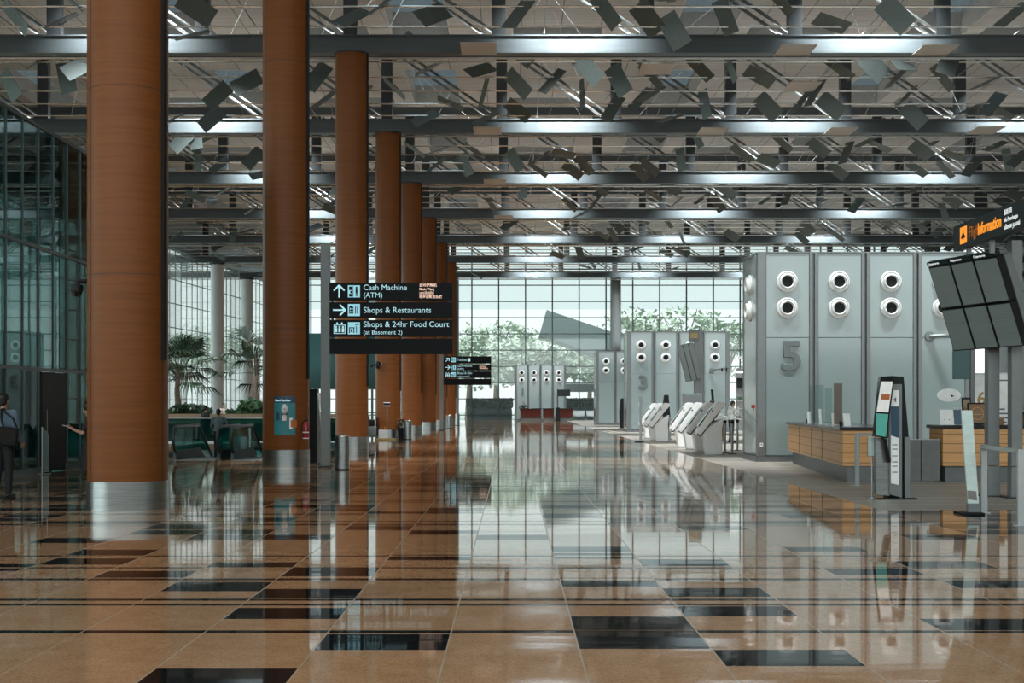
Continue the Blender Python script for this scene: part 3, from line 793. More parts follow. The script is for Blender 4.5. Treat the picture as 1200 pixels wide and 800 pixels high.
# things on the desks
def acrylic(px, py0, py1, pxw, D, label, g=G_clear, zb=1.155):
    w = pxw * D / F; h = atZ(py0, D) - zb
    t = thing('acrylic_screen', label, 'screen guard', (atX(px, D), D, zb))
    m = MB(); m.b2((-w / 2, -0.004, 0.012), (w / 2, 0.004, h)); m.build('sheet', g, t)
    m = MB()
    for s in (-1, 1): m.b2((s * w * 0.38 - 0.02, -0.05, 0), (s * w * 0.38 + 0.02, 0.05, 0.014))
    m.build('foot', M_chrome, t)
acrylic(957, 451, 0, 17, 32.5, 'clear acrylic screen, left one on the long wooden desk')
acrylic(982, 449, 0, 10, 30.0, 'smoked tan acrylic screen on the long wooden desk', G_tan)
acrylic(971, 455, 0, 9, 31.0, 'narrow clear acrylic screen in the middle of the long desk')
def card(px, pyb, pyt, wpx, D, label, m_, zb=1.152, tilt=-12, name='card_stand', dark=None):
    w = wpx * D / F; h = atZ(pyt, D) - zb
    t = thing(name, label, 'card stand', (atX(px, D), D, zb))
    m = MB(); m.box((0, h / 2 * math.sin(R(-tilt)) , h / 2 + 0.004), (w, 0.008, h), (R(tilt), 0, 0)); c = m.build('face', m_, t)
    m = MB(); m.b2((-w / 2, -0.02, 0), (w / 2, 0.09, 0.006)); m.b2((-w * .2, 0.05, 0.006), (w * .2, 0.06, h * 0.5)); m.build('support', M_white, t)
    return t, w, h, c
card(948.5, 496, 482, 4.2, 33.6, 'white card standing first from the left on the long wooden desk', M_paper)
card(961.5, 496, 479, 3.0, 32.0, 'tall thin white card, second from the left on the long desk', M_paper)
card(977.0, 497, 484, 4.0, 30.4, 'white card, third from the left on the long desk', M_paper)
card(993, 498, 484, 8.0, 28.2, 'wide white card leaning back at the near corner of the long desk', M_paper, tilt=-20)
for px, D, lab in ((946.0, 34.2, 'small dark terminal behind the first white card'), (985.5, 29.2, 'small dark terminal beside the wide leaning card')):
    t = thing('desk_terminal', lab, 'terminal', (atX(px, D), D, 1.152))
    m = MB(); m.box((0, 0, 0.05), (0.07, 0.06, 0.1), (R(-15), 0, 0), 0.01); m.build('body', M_black, t)
    m = MB(); m.box((0, -0.045, 0.066), (0.05, 0.004, 0.05), (R(-15), 0, 0)); m.build('display', M_screenoff, t)
ZB = 1.192; D2 = 27.75
t, w, h, c = card(1110, 498, 480, 16, D2, 'white square placard with two dark dots, on the right desk', M_paper, ZB)
m = MB()
for s in (-0.05, 0.05): m.sph((s, h * 0.3 * math.sin(R(12)) - 0.012, h * 0.35), 0.012, 8, (1, .3, 1))
m.build('print', M_black, c)
t, w, h, c = card(1123, 498, 480, 9, D2 + 0.05, 'dark blue picture card beside the white placard', M_tealdk, ZB)
t = thing('oval_sign', 'white oval sign on thin wire legs, standing on the right desk', 'sign', (atX(1112, 28.1), 28.1, ZB))
m = MB(); m.sph((0, 0, atZ(463, 28.1) - ZB), 0.255, 32, (1, 0.05, 0.56)); ov = m.build('plate', M_paper, t, True)
m = MB(); m.prism([(0.03, 0.0), (0.11, 0.02), (0.05, 0.05), (0.04, 0.02)], 0.004, Matrix.Translation((0.0, -0.02, atZ(464, 28.1) - ZB - 0.02))); m.build('emblem', M_black, ov)
m = MB()
for s in (0.10, 0.17, 0.24): m.cyl((s, 0.01, 0.0), (s + 0.03, 0.01, 0.37), 0.006, n=6)
m.b2((0.05, -0.05, 0), (0.28, 0.07, 0.01)); m.build('wire_stand', M_white, t)
t = thing('plaque', 'square brown plaque with gold crest propped on the right desk', 'plaque', (atX(1145.5, 28.0), 28.0, ZB))
m = MB(); m.box((0, 0.03, 0.235), (0.40, 0.03, 0.47), (R(-8), 0, 0), 0.01); pl = m.build('frame', M_black, t)
m = MB(); m.box((0, 0.010, 0.238), (0.33, 0.012, 0.40), (R(-8), 0, 0)); f_ = m.build('face', M_brown, t)
m = MB()
mt = Matrix.Translation((0, 0.002, 0.24)) @ Matrix.Rotation(R(90 - 8), 4, 'X')
m.lathe([(0.12, 0), (0.135, 0), (0.135, 0.004), (0.12, 0.004)], mt, 28); m.box((0, 0.0, 0.27), (0.2, 0.004, 0.02), (R(-8), 0, 0)); m.box((0, 0.0, 0.22), (0.2, 0.004, 0.02), (R(-8), 0, 0)); m.build('crest', M_gold, f_)
m = MB(); m.b2((-0.12, 0.04, 0), (0.12, 0.16, 0.015)); m.build('stand', M_black, t)
t = thing('framed_notice', 'dark framed notice behind the brown plaque', 'frame', (atX(1133, 28.35), 28.35, ZB))
m = MB(); m.box((0, 0.02, 0.29), (0.2, 0.025, 0.58), (R(-5), 0, 0), 0.006); m.build('frame', M_black, t)
m = MB(); m.box((0, 0.003, 0.29), (0.14, 0.008, 0.5), (R(-5), 0, 0)); m.build('print', M_ledge, t)
for px, D, w, h, lab, zb in ((1172.5, 28.0, 0.17, 0.17, 'small brown box on the right desk between the grey posts', ZB),):
    t = thing('brown_box', lab, 'box', (atX(px, D), D, zb))
    m = MB(); m.b2((-w / 2, 0, 0), (w / 2, 0.12, h - 0.04), 0.006); m.build('body', M_brown, t)
    m = MB(); m.b2((-w / 2 - 0.004, -0.004, h - 0.04), (w / 2 + 0.004, 0.124, h), 0.006); m.build('lid', M_ledge, t)
# roll-up banner behind the right desk
t = thing('roll_up_banner', 'wide white banner with gold 6 and printed lines, behind the right desk', 'banner', (atX(1164, 30.2), 30.2, 0))
m = MB(); m.b2((-0.47, -0.01, 0.08), (0.47, 0.0, 2.32)); bn = m.build('sheet', M_paper, t)
m = MB(); m.b2((-0.49, -0.09, 0), (0.49, 0.09, 0.08), 0.02); m.build('cassette', M_steel, t)
m = MB(); m.cyl((0, 0.02, 0.08), (0, 0.02, 2.32), 0.012); m.b2((-0.48, -0.02, 2.31), (0.48, 0.015, 2.345)); m.build('support_pole', M_steel, t)
text_mesh('numeral', '6', 0.42, M_gold, bn, (-0.38, -0.014, 1.62), bold=0.006)
m = MB()
for z, x1 in ((1.50, 0.26), (1.40, 0.40), (1.30, 0.40), (1.20, 0.30)): m.b2((0.08, -0.014, z), (x1, -0.010, z + 0.035))
m.b2((0.1, -0.014, 2.16), (0.34, -0.010, 2.19)); m.sph((0.39, -0.012, 2.18), 0.03, 10, (1, .2, 1))
m.build('printed_lines', M_plinth, bn)
# second backdrop board with photos farther right
t = thing('display_shelf', 'dark shelf unit with brown photo boards behind the grey posts', 'shelf', (atX(1178, 31.5), 31.5, 0))
m = MB(); m.b2((-0.3, 0, 0), (-0.26, 0.35, 1.5)); m.build('side_panel', M_black, t)
m = MB(); m.b2((0.62, 0, 0), (0.66, 0.35, 1.5)); m.build('side_panel', M_black, t)
m = MB()
for z in (0.04, 0.5, 0.96, 1.42): m.b2((-0.26, 0, z), (0.62, 0.35, z + 0.03))
m.build('shelf_board', M_black, t)
m = MB(); m.b2((-0.26, 0.32, 0.07), (0.62, 0.34, 1.42)); m.build('back_board', M_brown, t)
t = thing('photo_board', 'small brown photo board standing on the dark shelf unit', 'picture', (atX(1174, 31.45), 31.46, 0.99))
m = MB(); m.box((0, 0.05, 0.19), (0.2, 0.02, 0.36), (R(-8), 0, 0), 0.004); m.build('frame', M_black, t)
m = MB(); m.box((0, 0.036, 0.19), (0.15, 0.01, 0.3), (R(-8), 0, 0)); m.build('print', M_brown, t)
# teal sign board hanging behind the monitors
t = thing('teal_board', 'blank dark teal sign board below the tilted monitors', 'sign', (atX(1127, 29.5), 29.5, 0))
m = MB(); m.b2((-0.19, 0, atZ(444, 29.5)), (0.19, 0.06, atZ(405, 29.5)), 0.006); m.build('board', mat('board_teal', (0.035, 0.10, 0.105), 0.35), t)
m = MB(); m.b2((0.2, 0.0, 0.0), (0.3, 0.1, 3.4), 0.005); m.b2((0.12, -0.1, 0), (0.38, 0.2, 0.03)); m.build('post', M_plinth, t)
# bracket stub on block 5 under the nozzle
t = thing('tube_bracket', 'short grey tubular arm with round flange on block 5', 'bracket', (atX(1090, 37.6), 37.63, atZ(394, 37.6)))
m = MB(); m.lathe([(0, 0), (0.15, 0), (0.14, 0.05), (0, 0.06)], Matrix.Rotation(R(90), 4, 'X'), 24); m.build('flange', M_islframe, t, True)
m = MB(); m.cyl((0, -0.05, 0), (0.55, -0.4, 0.03), 0.06, n=16); m.build('arm', M_steel, t, True)

# ================================================================== FLIGHT INFORMATION STAND
t = thing('flight_information_stand', 'bank of six grey flight monitors tilted on two grey posts under an orange lettered sign', 'information stand', (7.9, 22.0, 0))
O = Vector((7.9, 22.0, 0))
for px, D, top, w in ((1162.5, 23.3, 2.8, 0.2), (1189.5, 22.9, 4.45, 0.19)):
    x = atX(px, D)
    m = MB(); m.b2((x - w / 2 - O.x, D - 0.1 - O.y, 0.55), (x + w / 2 - O.x, D + 0.1 - O.y, top), 0.008)
    m.b2((x - w / 2 - O.x - 0.005, D - 0.105 - O.y, 0.0), (x + w / 2 - O.x + 0.005, D + 0.105 - O.y, 0.54), 0.008)
    ps = m.build('post', M_greypaint, t)
    m = MB(); m.b2((x - 0.2 - O.x, D - 0.2 - O.y, 0), (x + 0.2 - O.x, D + 0.2 - O.y, 0.025)); m.build('foot_plate', M_trussd, ps)
# monitor bank
TL = Vector((7.43, 23.6, 4.07)); TR = Vector((8.08, 22.0, 4.09)); BL = Vector((7.43 + 0.52, 23.6 + 0.21, 2.57))
ux = (TR - TL).normalized(); wv = (TR - TL).length; dn = (BL - TL); hv = dn.length; uy = -dn.normalized(); uy = (uy - ux * uy.dot(ux)).normalized(); un = ux.cross(uy).normalized()
# un must face the viewer (towards -X)
if un.x > 0: un = -un
Mx = Matrix((ux, -un, uy)).transposed().to_4x4(); Mx.translation = BL - O
bank = bpy.data.objects.new('monitor_bank', None); C.objects.link(bank); bank.parent = t; bank.matrix_local = Mx
cw = wv / 3; chh = hv / 2
for c in range(3):
    for r in range(2):
        m = MB(); m.b2((c * cw + 0.008, 0.0, r * chh + 0.008), ((c + 1) * cw - 0.008, 0.14, (r + 1) * chh - 0.008), 0.008)
        mo = m.build('monitor', M_black, bank)
        m = MB(); m.b2((c * cw + 0.03, -0.004, r * chh + 0.03), ((c + 1) * cw - 0.03, 0.002, (r + 1) * chh - 0.03)); m.build('screen', M_fids, mo)
    m = MB(); m.b2((c * cw + 0.01, -0.01, hv + 0.005), ((c + 1) * cw - 0.02, 0.1, hv + 0.085), 0.004); hd = m.build('header', M_signdk, bank)
    text_mesh('header_lettering', 'Departures', 0.06, M_signwhite, hd, (c * cw + 0.04, -0.012, hv + 0.027))
m = MB(); m.b2((0.0, 0.15, 0.02), (wv, 0.3, hv - 0.02)); m.build('housing', M_greypaint, bank)
m = MB(); m.b2((wv * 0.55, 0.3, hv * 0.4), (wv * 0.8, 0.75, hv * 0.5)); m.build('mount_arm', M_greypaint, bank)
# header sign with orange lettering, plane faces the aisle
SX = 7.86; sy0 = 23.55; sy1 = 19.2; sz0 = 4.34; sz1 = 4.78
m = MB(); m.b2((SX - O.x, sy1 - O.y, sz0), (SX + 0.14 - O.x, sy0 - O.y, sz1), 0.006); sg = m.build('sign_panel', M_signdk, t)
ro = (R(90), 0, R(-90))
def sy(px): return SX * F / (px - VX) - O.y
m = MB(); m.b2((SX - 0.008 - O.x, sy(1133) , sz0 + 0.08), (SX - O.x, sy(1125.5), sz1 - 0.07)); ic = m.build('pictogram', M_signorange, sg)
m = MB()
yc = (sy(1133) + sy(1125.5)) / 2
m.b2((SX - 0.011 - O.x, yc - 0.025, sz0 + 0.14), (SX - 0.008 - O.x, yc + 0.025, sz1 - 0.12)); m.prism([(-0.12, -0.03), (0.12, -0.03), (0, 0.09)], 0.003, Matrix.Translation((SX - 0.008 - O.x, yc, sz0 + 0.2)) @ Matrix.Rotation(R(90), 4, 'Z'))
m.build('plane_mark', M_signdk, ic)
M_signorange2 = mat('sign_letters_orange_dim', (0.4, 0.15, 0.02), 0.5, emit=(0.8, 0.2, 0.02), estr=0.22)
text_mesh('lettering', 'Flight', 0.27, M_signorange2, sg, (SX - 0.004 - O.x, sy(1135.5), sz0 + 0.14), ro, sx=0.95)
text_mesh('lettering', 'Information', 0.27, M_signorange, sg, (SX - 0.004 - O.x, sy(1146), sz0 + 0.14), ro, bold=0.006, sx=0.84)
for q, s_ in enumerate(('航班资料', 'Info Penerbangan', 'விமான தகவல்')):
    text_mesh('translation_lettering', s_, 0.10, M_signwhite, sg, (SX - 0.004 - O.x, sy(1177), sz1 - 0.14 - q * 0.118), ro, sx=0.82)
for yy in (23.0, 21.9):
    m = MB(); m.b2((SX + 0.05 - O.x, yy - 0.04 - O.y, 4.12), (SX + 0.12 - O.x, yy + 0.04 - O.y, 4.35)); m.build('hanger', M_greypaint, sg)

# ================================================================== TALL SCREEN KIOSK
KD = 22.6
t = thing('screen_kiosk', 'tall dark screen kiosk with lit white and teal displays and a side poster', 'kiosk', (atX(1048, KD), KD, 0), R(0))
def kx(px): return atX(px, KD) - atX(1048, KD)
def kz(py): return atZ(py, KD)
# rear spine slab (black) seen on the right
def quadslab(pts, y0, y1, m_, name, par):
    m = MB(); m.prism([(kx(a), kz(b)) for a, b in pts], y1 - y0, Matrix.Translation((0, y0, 0))); return m.build(name, m_, par)
quadslab([(1042, 585), (1066, 585), (1067, 512), (1061, 441), (1046, 440)], 0.10, 0.34, M_black, 'spine', t)
quadslab([(1061, 585), (1067, 585), (1067, 512), (1061, 512)], 0.02, 0.12, M_greypaint, 'leg', t)
po = quadslab([(1042.5, 579), (1057, 583), (1057, 450), (1042.5, 450)], 0.0, 0.09, M_greypaint, 'side_panel', t)
pa = quadslab([(1044, 566), (1053, 568), (1053, 457), (1044, 457)], -0.008, 0.0, M_paper, 'poster', po)
quadslab([(1044, 510), (1053, 513), (1053, 476), (1044, 476)], -0.012, -0.008, M_tealdk, 'picture', pa)
m = MB()
for py in (521, 526, 534, 541, 546, 553): m.b2((kx(1045.5), -0.012, kz(py) - 0.008), (kx(1051.5), -0.008, kz(py) + 0.008))
m.prism([(kx(1047), kz(468)), (kx(1050), kz(465)), (kx(1050), kz(472))], 0.004, Matrix.Translation((0, -0.012, 0))); m.build('print', M_plinth, pa)
sb = quadslab([(1023, 511), (1037, 513.5), (1046.5, 441), (1030, 441)], -0.10, 0.05, M_blackgloss, 'screen_housing', t)
quadslab([(1025.3, 482), (1039, 483), (1044, 447), (1030.5, 447)], -0.11, -0.10, M_scr_white, 'upper_screen', sb)
quadslab([(1024.2, 509.5), (1036, 511.5), (1039, 485), (1025, 484)], -0.11, -0.10, M_teal_light, 'lower_screen', sb)
us = quadslab([(1030, 468), (1040, 468.5), (1040.8, 462), (1031, 461.5)], -0.114, -0.11, M_orange, 'advert_mark', sb)
quadslab([(1033, 513), (1038, 514), (1043, 541), (1038, 541)], -0.05, 0.02, M_blackgloss, 'reader', t)
quadslab([(1028, 579), (1043, 581), (1042.5, 513), (1027, 513)], 0.04, 0.2, M_steel, 'pedestal', t)
m = MB(); m.b2((kx(1026), -0.12, 0), (kx(1073), 0.36, 0.03), 0.006); m.build('base_plate', M_blackgloss, t)
lf = thing('leaflet_holder', 'clear leaflet pocket fixed beside the tall screen kiosk', 'leaflet holder', (atX(1020, 22.75), 22.75, 0))
m = MB(); m.b2((-0.05, 0, atZ(535, 22.75)), (0.09, 0.05, atZ(513, 22.75))); m.build('pocket', G_clear, lf)
m = MB(); m.b2((-0.03, 0.015, atZ(534, 22.75)), (0.07, 0.035, atZ(511, 22.75))); m.build('leaflets', M_paper, lf)
m = MB(); m.cyl((0.05, 0.08, 0.02), (0.05, 0.08, 0.95), 0.015); m.lathe([(0, 0), (0.1, 0), (0.1, 0.02), (0, 0.02)], Matrix.Translation((0.05, 0.08, 0)), 20); m.build('stem', M_steel, lf)

# ================================================================== BARRIERS, GLASS SIGN
def rail_frame(label, x0, y0, x1, y1, h, r=0.035, sq=True):
    p0 = Vector((x0, y0, 0)); p1 = Vector((x1, y1, 0)); d = p1 - p0
    t = thing('barrier_rail', label, 'barrier', p0, math.atan2(d.y, d.x)); L = d.length
    for x in (r, L - r):
        m = MB(); m.b2((x - r, -r, 0), (x + r, r, h - 0.06), 0.006); m.build('leg', M_railpaint, t)
    m = MB(); m.b2((0, -r, h - 0.06), (L, r, h), 0.006); m.build('top_rail', M_railpaint, t)
    m = MB()
    for x in (r, L - r): m.b2((x - 0.08, -0.08, 0), (x + 0.08, 0.08, 0.012))
    m.build('foot_plate', M_railpaint, t)
    return t
rail_frame('grey square barrier rail beside the tall screen kiosk', atX(1003, 26.4), 26.4, atX(1052, 27.0), 27.0, 1.05)
rail_frame('grey barrier rail in the right foreground, next to the glass sign', atX(1152, 19.75), 19.75, atX(1197, 17.6), 17.6, 1.02, 0.045)
GD = 19.5
t = thing('glass_sign_stand', 'slim pale glass sign leaning on a black floor plate, in front of the grey posts', 'sign stand', (atX(1136.5, GD), GD, 0))
m = MB(); w = 0.115
m.prism([(-0.03, 0.13), (0.13, 0.10), (0.03, 1.53), (-0.13, 1.53)], 0.035, Matrix.Translation((0, -0.02, 0))); pn = m.build('glass_panel', mat('pale_teal_print', (0.62, 0.76, 0.74), 0.15, 0, 0.12, (3, 3, 9), coat=0.4), t)
m = MB(); m.prism([(-0.035, 0.22), (0.10, 0.20), (0.085, 0.34), (-0.045, 0.35)], 0.003, Matrix.Translation((0, -0.024, 0))); m.build('printed_mark', M_tan, pn)
m = MB(); m.b2((-0.04, -0.04, 0.03), (0.14, 0.04, 0.16), 0.006); m.build('clamp', M_greypaint, t)
m = MB(); m.b2((-0.18, -0.16, 0), (0.17, 0.2, 0.03), 0.006); m.build('floor_plate', M_black, t)

# ================================================================== WHITE SELF-SERVICE KIOSKS
def kiosk_proto(loc, label, group):
    """faces -X (the aisle): body leans back to the right; width along Y"""
    t = thing('self_service_kiosk', label, 'kiosk', loc, 0, group)
    W = 0.62
    def sl(pts, y0, y1, m_, name, par, bev=0.0):
        m = MB(); m.prism(pts, y1 - y0, Matrix.Translation((0, y0, 0)))
        if bev:
            bmesh.ops.bevel(m.bm, geom=m.bm.edges[:], offset=bev, segments=2, affect='EDGES')
        return m.build(name, m_, par, True)
    ped = [(-0.16, 0.03), (0.36, 0.03), (0.36, 0.42), (0.34, 0.8), (0.40, 1.2), (-0.30, 0.75), (-0.2, 0.42)]
    sl(ped, -W / 2 + 0.03, W / 2 - 0.03, M_kioskw, 'pedestal', t, 0.03)
    bod = [(-0.46, 0.66), (-0.36, 0.60), (0.46, 1.64), (0.40, 1.70), (0.20, 1.72), (-0.02, 1.44), (-0.42, 0.86)]
    bo = sl(bod, -W / 2, W / 2, M_kioskw, 'upper_body', t, 0.03)
    scr = [(-0.385, 0.93), (-0.405, 0.955), (0.16, 1.70), (0.175, 1.68)]
    sl([(-0.375, 0.95), (-0.43, 0.93), (0.02, 1.53), (0.05, 1.51)], -W / 2 + 0.06, W / 2 - 0.06, M_screenoff, 'screen', bo)
    tr = [(-0.485, 0.66), (-0.46, 0.64), (0.47, 1.66), (0.45, 1.685)]
    m = MB(); m.prism([(-0.47, 0.67), (-0.365, 0.59), (-0.345, 0.60), (0.30, 1.42), (0.28, 1.44), (-0.36, 0.63), (-0.455, 0.70)], 0.012, Matrix.Translation((0, -W / 2 - 0.012, 0))); m.build('edge_trim', M_signdk, bo)
    m = MB(); m.box((0.03, -W / 2 - 0.006, 1.43), (0.05, 0.012, 0.05), (0, R(-50), 0)); m.build('badge', M_signdk, bo)
    m = MB(); m.b2((-0.22, -W / 2 + 0.0, 0), (0.4, W / 2, 0.03), 0.005); m.build('base', M_chrome, t)
    return t
KB = [(43.0, 'front'), (45.4, 'second from the front'), (47.8, 'third from the front'), (50.2, 'rear')]
k0 = None
for i, (Y, nm) in enumerate(KB):
    loc = (atX(834, 43.0) - 0.05, Y, 0); lab = 'white slanted self-service kiosk, %s of the four near block 5' % nm
    if k0 is None: k0 = kiosk_proto(loc, lab, 'white self-service kiosks')
    else: dup(k0, loc, 0, lab, 'white self-service kiosks')
for i, (Y, nm) in enumerate([(58.6, 'front'), (61.0, 'middle'), (63.4, 'rear')]):
    dup(k0, (atX(773, 58.6), Y, 0), 0, 'white slanted self-service kiosk, %s of the three near block 3' % nm, 'white self-service kiosks')
# slim info post before the far kiosks
t = thing('slim_info_post', 'slim grey info post on a flat foot left of the rear kiosks', 'post', (atX(750.5, 58), 58.0, 0))
m = MB(); m.b2((-0.05, -0.02, 0.03), (0.07, 0.02, 2.0), 0.006); m.build('blade', M_steel, t)
m = MB(); m.b2((-0.1, -0.03, 1.55), (-0.05, 0.02, 1.75), 0.005); m.build('plate', M_paper, t)
m = MB(); m.b2((-0.24, -0.12, 0), (0.16, 0.12, 0.03), 0.006); m.build('foot', M_black, t)
# dark slanted screen totems
def totem(label, px, D, flip=1, h=2.1):
    t = thing('dark_screen_totem', label, 'kiosk', (atX(px, D), D, 0), 0)
    m = MB(); m.prism([(-0.16 * flip, 0.03), (0.18 * flip, 0.03), (0.22 * flip, 1.0), (0.12 * flip, h), (-0.08 * flip, h), (-0.2 * flip, 1.1)], 0.14); m.build('body', M_black, t)
    m = MB(); m.prism([(-0.215 * flip, 1.08), (-0.10 * flip, h - 0.05), (-0.085 * flip, h - 0.05), (-0.20 * flip, 1.08)], 0.13, Matrix.Translation((0, 0.005, 0))); m.build('screen', M_screenoff, t)
    m = MB(); m.b2((-0.3, -0.12, 0), (0.3, 0.28, 0.03), 0.005); m.build('base', M_trussd, t)
totem('dark slanted screen totem just behind the rear white kiosks', 780.5, 62.6)
totem('dark slanted screen totem in front of the block behind number 3', 729, 92)
t = thing('info_totem', 'black info totem with pale slanted panel, left of the sign post', 'kiosk', (atX(368.5, 36.2), 36.2, 0))
m = MB(); m.b2((-0.14, 0, 0), (0.07, 0.4, 2.06), 0.01); m.build('body', M_black, t)
m = MB(); m.prism([(0.09, 1.95), (0.21, 1.95), (0.30, 1.05), (0.24, 1.0)], 0.03, Matrix.Translation((0, -0.02, 0))); m.build('panel', M_paper, t)
m = MB(); m.prism([(0.07, 0.02), (0.2, 0.02), (0.24, 0.95), (0.16, 1.0), (0.07, 1.95)], 0.2, Matrix.Translation((0, 0.05, 0))); m.build('pedestal', M_steel, t)
m = MB(); m.b2((-0.17, -0.05, 0), (0.32, 0.42, 0.03)); m.build('base', M_trussd, t)

# barrier posts and frames around block 3 desks
rail_frame('thin steel barrier frame behind the rear white kiosks', atX(784, 60), 60, atX(795, 60), 60, 1.05, 0.04)
for px, D, lab in ((849.5, 44.5, 'left of the pair of steel barrier posts beside block 5'), (858, 43.5, 'right of the pair of steel barrier posts beside block 5'), (864.0, 47.0, 'third steel barrier post, partly behind block 5')):
    t = thing('barrier_post', lab, 'barrier post', (atX(px, D), D, 0), 0)
    m = MB(); m.lathe([(0, 0.02), (0.045, 0.02), (0.045, 1.08), (0, 1.08)], n=16); m.build('pole', M_steel, t, True)
    m = MB(); m.lathe([(0, 0), (0.15, 0), (0.15, 0.015), (0.05, 0.03), (0, 0.03)], n=24); m.build('base', M_trussd, t, True)
    m = MB(); m.lathe([(0, 1.0), (0.058, 1.0), (0.058, 1.1), (0, 1.11)], n=16); m.build('belt_head', M_black, t, True)
# service counter behind (white)
t = thing('white_counter', 'white service counter beside the standing clerk in white', 'counter', (atX(838, 59), 59, 0))
m = MB(); m.b2((0, 0, 0.95), (2.6, 0.8, 1.02), 0.008); m.build('worktop', M_white, t)
m = MB(); m.b2((0.1, 0.1, 0), (0.5, 0.7, 0.95)); m.build('cabinet', M_brown, t)
m = MB(); m.b2((2.0, 0.1, 0), (2.5, 0.7, 0.95)); m.build('side_cabinet', M_yellowwood, t)
t = thing('paper_stack', 'heap of white papers lying on the white counter', 'papers', (atX(843, 59), 59.4, 1.02))
m = MB()
for q in range(6): m.box((random.uniform(-.05, .25), random.uniform(-.1, .1), 0.02 + q * 0.035), (0.5 - q * 0.03, 0.36, 0.034), (0, 0, random.uniform(-.3, .3)), 0.006)
m.build('sheets', M_paper, t)
# flight screens and booth in front of block 3
t = thing('flight_screen_stand', 'pair of tilted grey flight screens on a dark post before block 3', 'information stand', (atX(818, 70), 70.0, 0))
m = MB(); m.b2((-0.2, 0, 0), (0.22, 0.25, atZ(386, 70)), 0.01); m.build('post', M_islframe, t)
mt = Matrix.Translation((-0.62, -0.5, atZ(424, 70))) @ Matrix.Rotation(R(-58), 4, 'Z') @ Matrix.Rotation(R(0), 4, 'Y') @ Matrix.Rotation(R(-20), 4, 'X')
mt = Matrix.Translation((-0.42, -0.3, atZ(424, 70))) @ Matrix.Rotation(R(-14), 4, 'Y')
for c in range(3):
    m = MB(); v = m.box((-0.36 + c * 0.29, 0.05, 0), (0.27, 0.2, 1.98), None, 0.01); bmesh.ops.transform(m.bm, matrix=mt, verts=m.bm.verts[:]); mo = m.build('monitor', M_greypaint, t)
    m = MB(); m.box((-0.36 + c * 0.29, -0.056, 0), (0.22, 0.01, 1.86)); bmesh.ops.transform(m.bm, matrix=mt, verts=m.bm.verts[:]); m.build('screen', M_fids, mo)
m = MB(); m.b2((-0.50, -0.1, atZ(400, 70)), (0.06, 0.02, atZ(386, 70)), 0.01); hs = m.build('header_sign', M_greypaint, t)
m = MB(); m.b2((-0.42, -0.11, atZ(396, 70)), (-0.02, -0.1, atZ(390, 70))); m.build('arrow_plate', M_yellowwood, hs)
t = thing('grey_booth', 'plain grey cabinet booth standing before block 3', 'cabinet', (atX(801, 66), 66, 0))
m = MB(); m.b2((0, 0, 0.08), (0.93, 0.6, atZ(461, 66)), 0.012); bo = m.build('body', M_greypaint, t)
m = MB(); m.b2((0.05, -0.012, 0.15), (0.88, 0.0, atZ(463, 66)), 0.004); dd = m.build('door', M_islframe, t)
m = MB(); m.b2((0.78, -0.035, 1.0), (0.81, -0.012, 1.25), 0.004); m.build('handle', M_chrome, dd)
m = MB(); m.b2((0.03, 0.03, 0), (0.9, 0.57, 0.08)); m.build('plinth', M_black, t)
# round flange arm on block 3 plus tall thin screen
t = thing('lamp_bracket', 'grey flange arm with small dark lamps on block 3', 'bracket', (atX(834, 80), 79.99, atZ(434, 80)))
m = MB(); m.lathe([(0, 0), (0.16, 0), (0.15, 0.06), (0, 0.07)], Matrix.Rotation(R(90), 4, 'X'), 20); m.build('flange', M_islframe, t, True)
m = MB(); m.cyl((0, -0.05, 0), (0.9, -0.5, 0.15), 0.04); m.build('arm', M_steel, t)
m = MB()
for x in (0.55, 0.8): m.cyl((x, -0.42, 0.12), (x + 0.02, -0.44, -0.08), 0.05, 0.06)
m.build('lamp_head', M_black, t)
t = thing('upright_scanner', 'thin dark upright screen on a pole before block 3', 'screen', (atX(835, 72), 72, 0))
m = MB(); m.cyl((0.06, 0, 0.02), (0.06, 0, 2.0), 0.03); m.build('pole', M_trussd, t)
m = MB(); m.box((0, -0.04, 2.05), (0.14, 0.05, 0.85), (0, R(-5), 0), 0.01); m.build('display', M_black, t)
m = MB(); m.b2((-0.15, -0.15, 0), (0.25, 0.15, 0.025)); m.build('base', M_trussd, t)
# back area seen between block 3 and block 5
t = thing('shop_front', 'shop front with dark screen, lit strip and shelves, seen between blocks 3 and 5', 'shop front', (atX(846, 78), 78.6, 0))
# stays clear of block 3 (right edge)
XS = atX(860, 84) - atX(846, 78)
m = MB(); m.b2((XS, 4.4, 0), (XS + 4, 4.55, 3.9)); m.build('wall_panel', mat('shop_wall_grey', (0.3, 0.32, 0.32), 0.6), t)
m = MB(); m.b2((XS, 4.2, 2.72), (XS + 3, 4.4, 3.32), 0.01); m.build('dark_screen', M_black, t)
m = MB(); m.b2((XS - 0.3, 3.6, 3.62), (XS + 3, 3.75, 3.75)); m.build('strip_lamp', M_lamp, t)
m = MB(); m.b2((XS, 3.6, 4.5), (XS + 3, 3.75, 4.66)); m.build('fascia', M_white, t)
m = MB()
for z in (0.9, 1.4, 1.9): m.b2((XS, 4.1, z), (XS + 3, 4.4, z + 0.03))
m.build('shelf', M_white, t)
random.seed(3)
m = MB()
for q in range(26):
    x = XS + 0.05 + q * 0.11; m.b2((x, 4.2, 1.93), (x + 0.07, 4.3, 1.93 + random.uniform(.15, .3)))
m.build('goods', M_leaf2, t)

